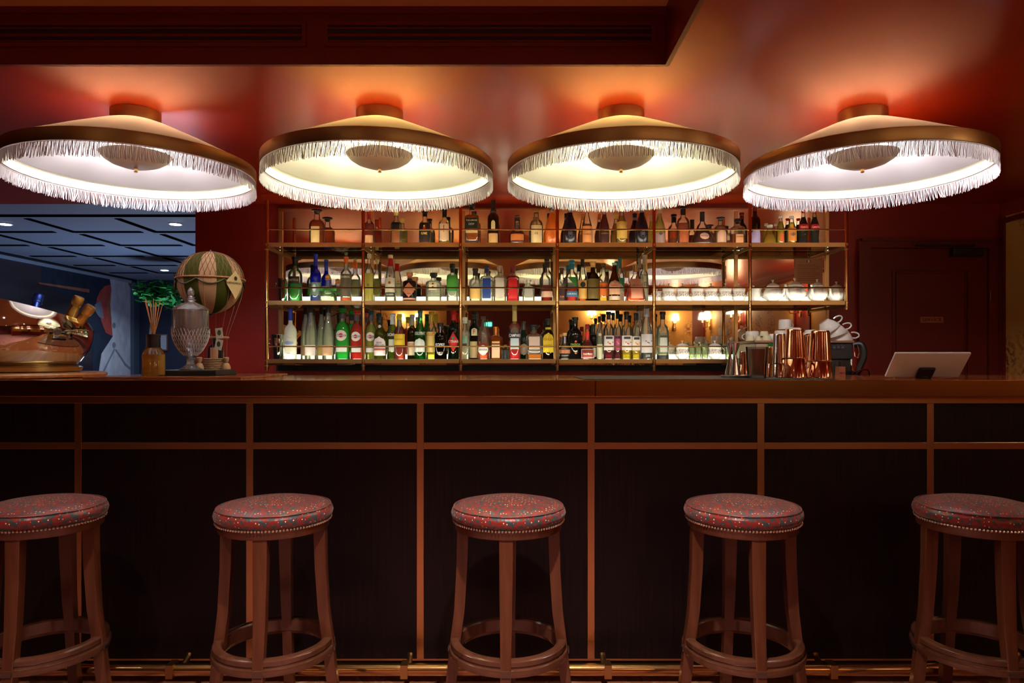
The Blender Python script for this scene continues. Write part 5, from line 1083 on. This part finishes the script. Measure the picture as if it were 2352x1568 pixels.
for j in range(9):
    z = .006+j*.0072; m.tube([(.012+(.048+.0018*math.cos(a*PI/2+j*PI))*math.cos(a*PI/20), (.040+.0018*math.cos(a*PI/2+j*PI))*math.sin(a*PI/20), z) for a in range(40)], .0034, 5, True)
m.build('basket', wick, hb)
MB().lathe([(.045, .001), (.046, .064), (.044, .064), (.043, .003), (0, .003)], 24, (.012, 0, 0), d=.84, cap1=False).build('basket_lining', wick2, hb)
for i, (x, y) in enumerate(((-.040, -.040), (.066, -.022))):
    m = MB(); m.lathe([(.004, 0), (.017, .004), (.019, .016), (.012, .032), (.005, .036), (.010, .042), (.012, .056), (.009, .060), (0, .060)], 14, (x, y, .012), cap1=False); m.build('sandbag', pbr('sandbag_cloth', (.45, .28, .17), .8), hb)
m = MB(); m.lathe([(.006, zc-Rb*1.05-.008), (.008, zc-Rb*1.05+.001)], 10, (cxb, 0, 0)); m.lathe([(.007, zc+Rb*.92-.002), (.003, zc+Rb*.92+.010)], 10, (cxb, 0, 0)); m.build('valve', black, hb)
# paper flags on the balloon
paper = pbr('aged_paper', (.62, .50, .26), .6)
def wrapb(th, z, off=.006):
    r = interp([(r_, z_) for r_, z_ in pr], z)+off; return (cxb+r*math.cos(th), r*math.sin(th), z)
for (th, nm_) in ((-.42, 'name_flag'), (PI+.30, 'side_flag')):
    g = []
    for j in range(9):
        v = j/8; z = zc+.036-.118*v
        hw_ = .33*(v/.42 if v < .42 else (1-v)/.58)+.01
        rr = Rb+.007
        g.append([(cxb+rr*math.cos(th+hw_*(-1+e_/4)), rr*math.sin(th+hw_*(-1+e_/4)), z) for e_ in range(9)])
    fo = MB().rings(g, False, False, False).build('paper_flag', paper, hb)
    if nm_ == 'name_flag':
        text(fo, "HENDRICK'S", .009, flat('2a1c10'), fn=lambda x, z: (cxb+(Rb+.0085)*math.cos(th+x/Rb), (Rb+.0085)*math.sin(th+x/Rb), zc-.016+z), bold=.01, fitw=.078)
        m = MB(); m.poly([(cxb+(Rb+.0085)*math.cos(th+.006/Rb*1.3*math.cos(a*PI/6)), (Rb+.0085)*math.sin(th+.006/Rb*1.3*math.cos(a*PI/6)), zc+.004+.009*math.sin(a*PI/6)) for a in range(12)]); m.build('seal_print', flat('2a2014'), fo, False)
gb = thing('gin_bottle', 'dark apothecary bottle with pink label standing in the basket', 'bottle', (X(489, HY)+.012, HY, SLZ+.0045))
MB().lathe([(.030, 0), (.032, .004), (.032, .10), (.029, .112), (.014, .124), (.013, .142)], 24).build('glass_body', pbr('black_brown_glass', (.012, .009, .01), .12), gb)
MB().lathe([(.016, .132), (.016, .148), (0, .149)], 16, cap1=False).build('cap', black, gb)
MB().rings([[(.0327*math.sin(a), -.0327*math.cos(a), z) for a in (-.3, -.1, .1, .3, .5, .7)] for z in (.050, .108)], False, False, False).build('label', pbr('pink_label', (.62, .30, .20), .6), gb)
for (x, z, r_) in ((.052, .160, .12), (.050, .112, -.2)):
    m = MB(); c, s_ = math.cos(r_), math.sin(r_)
    pts = [(-.015, -.022), (.015, -.022), (.015, .022), (-.015, .022)]; m.rings([[(x+p[0]*c-p[1]*s_, y_, z+.012+p[0]*s_+p[1]*c) for p in pts] for y_ in (-.060, -.0585)])
    o = m.build('hanging_tag', pbr('tag_paper', (.60, .58, .46), .6), hb, False)
    m = MB(); m.poly([(x+.008*math.cos(a*PI/6), -.0606, z+.014+.012*math.sin(a*PI/6)) for a in range(12)]); m.build('tag_print', flat('40443c'), o, False)
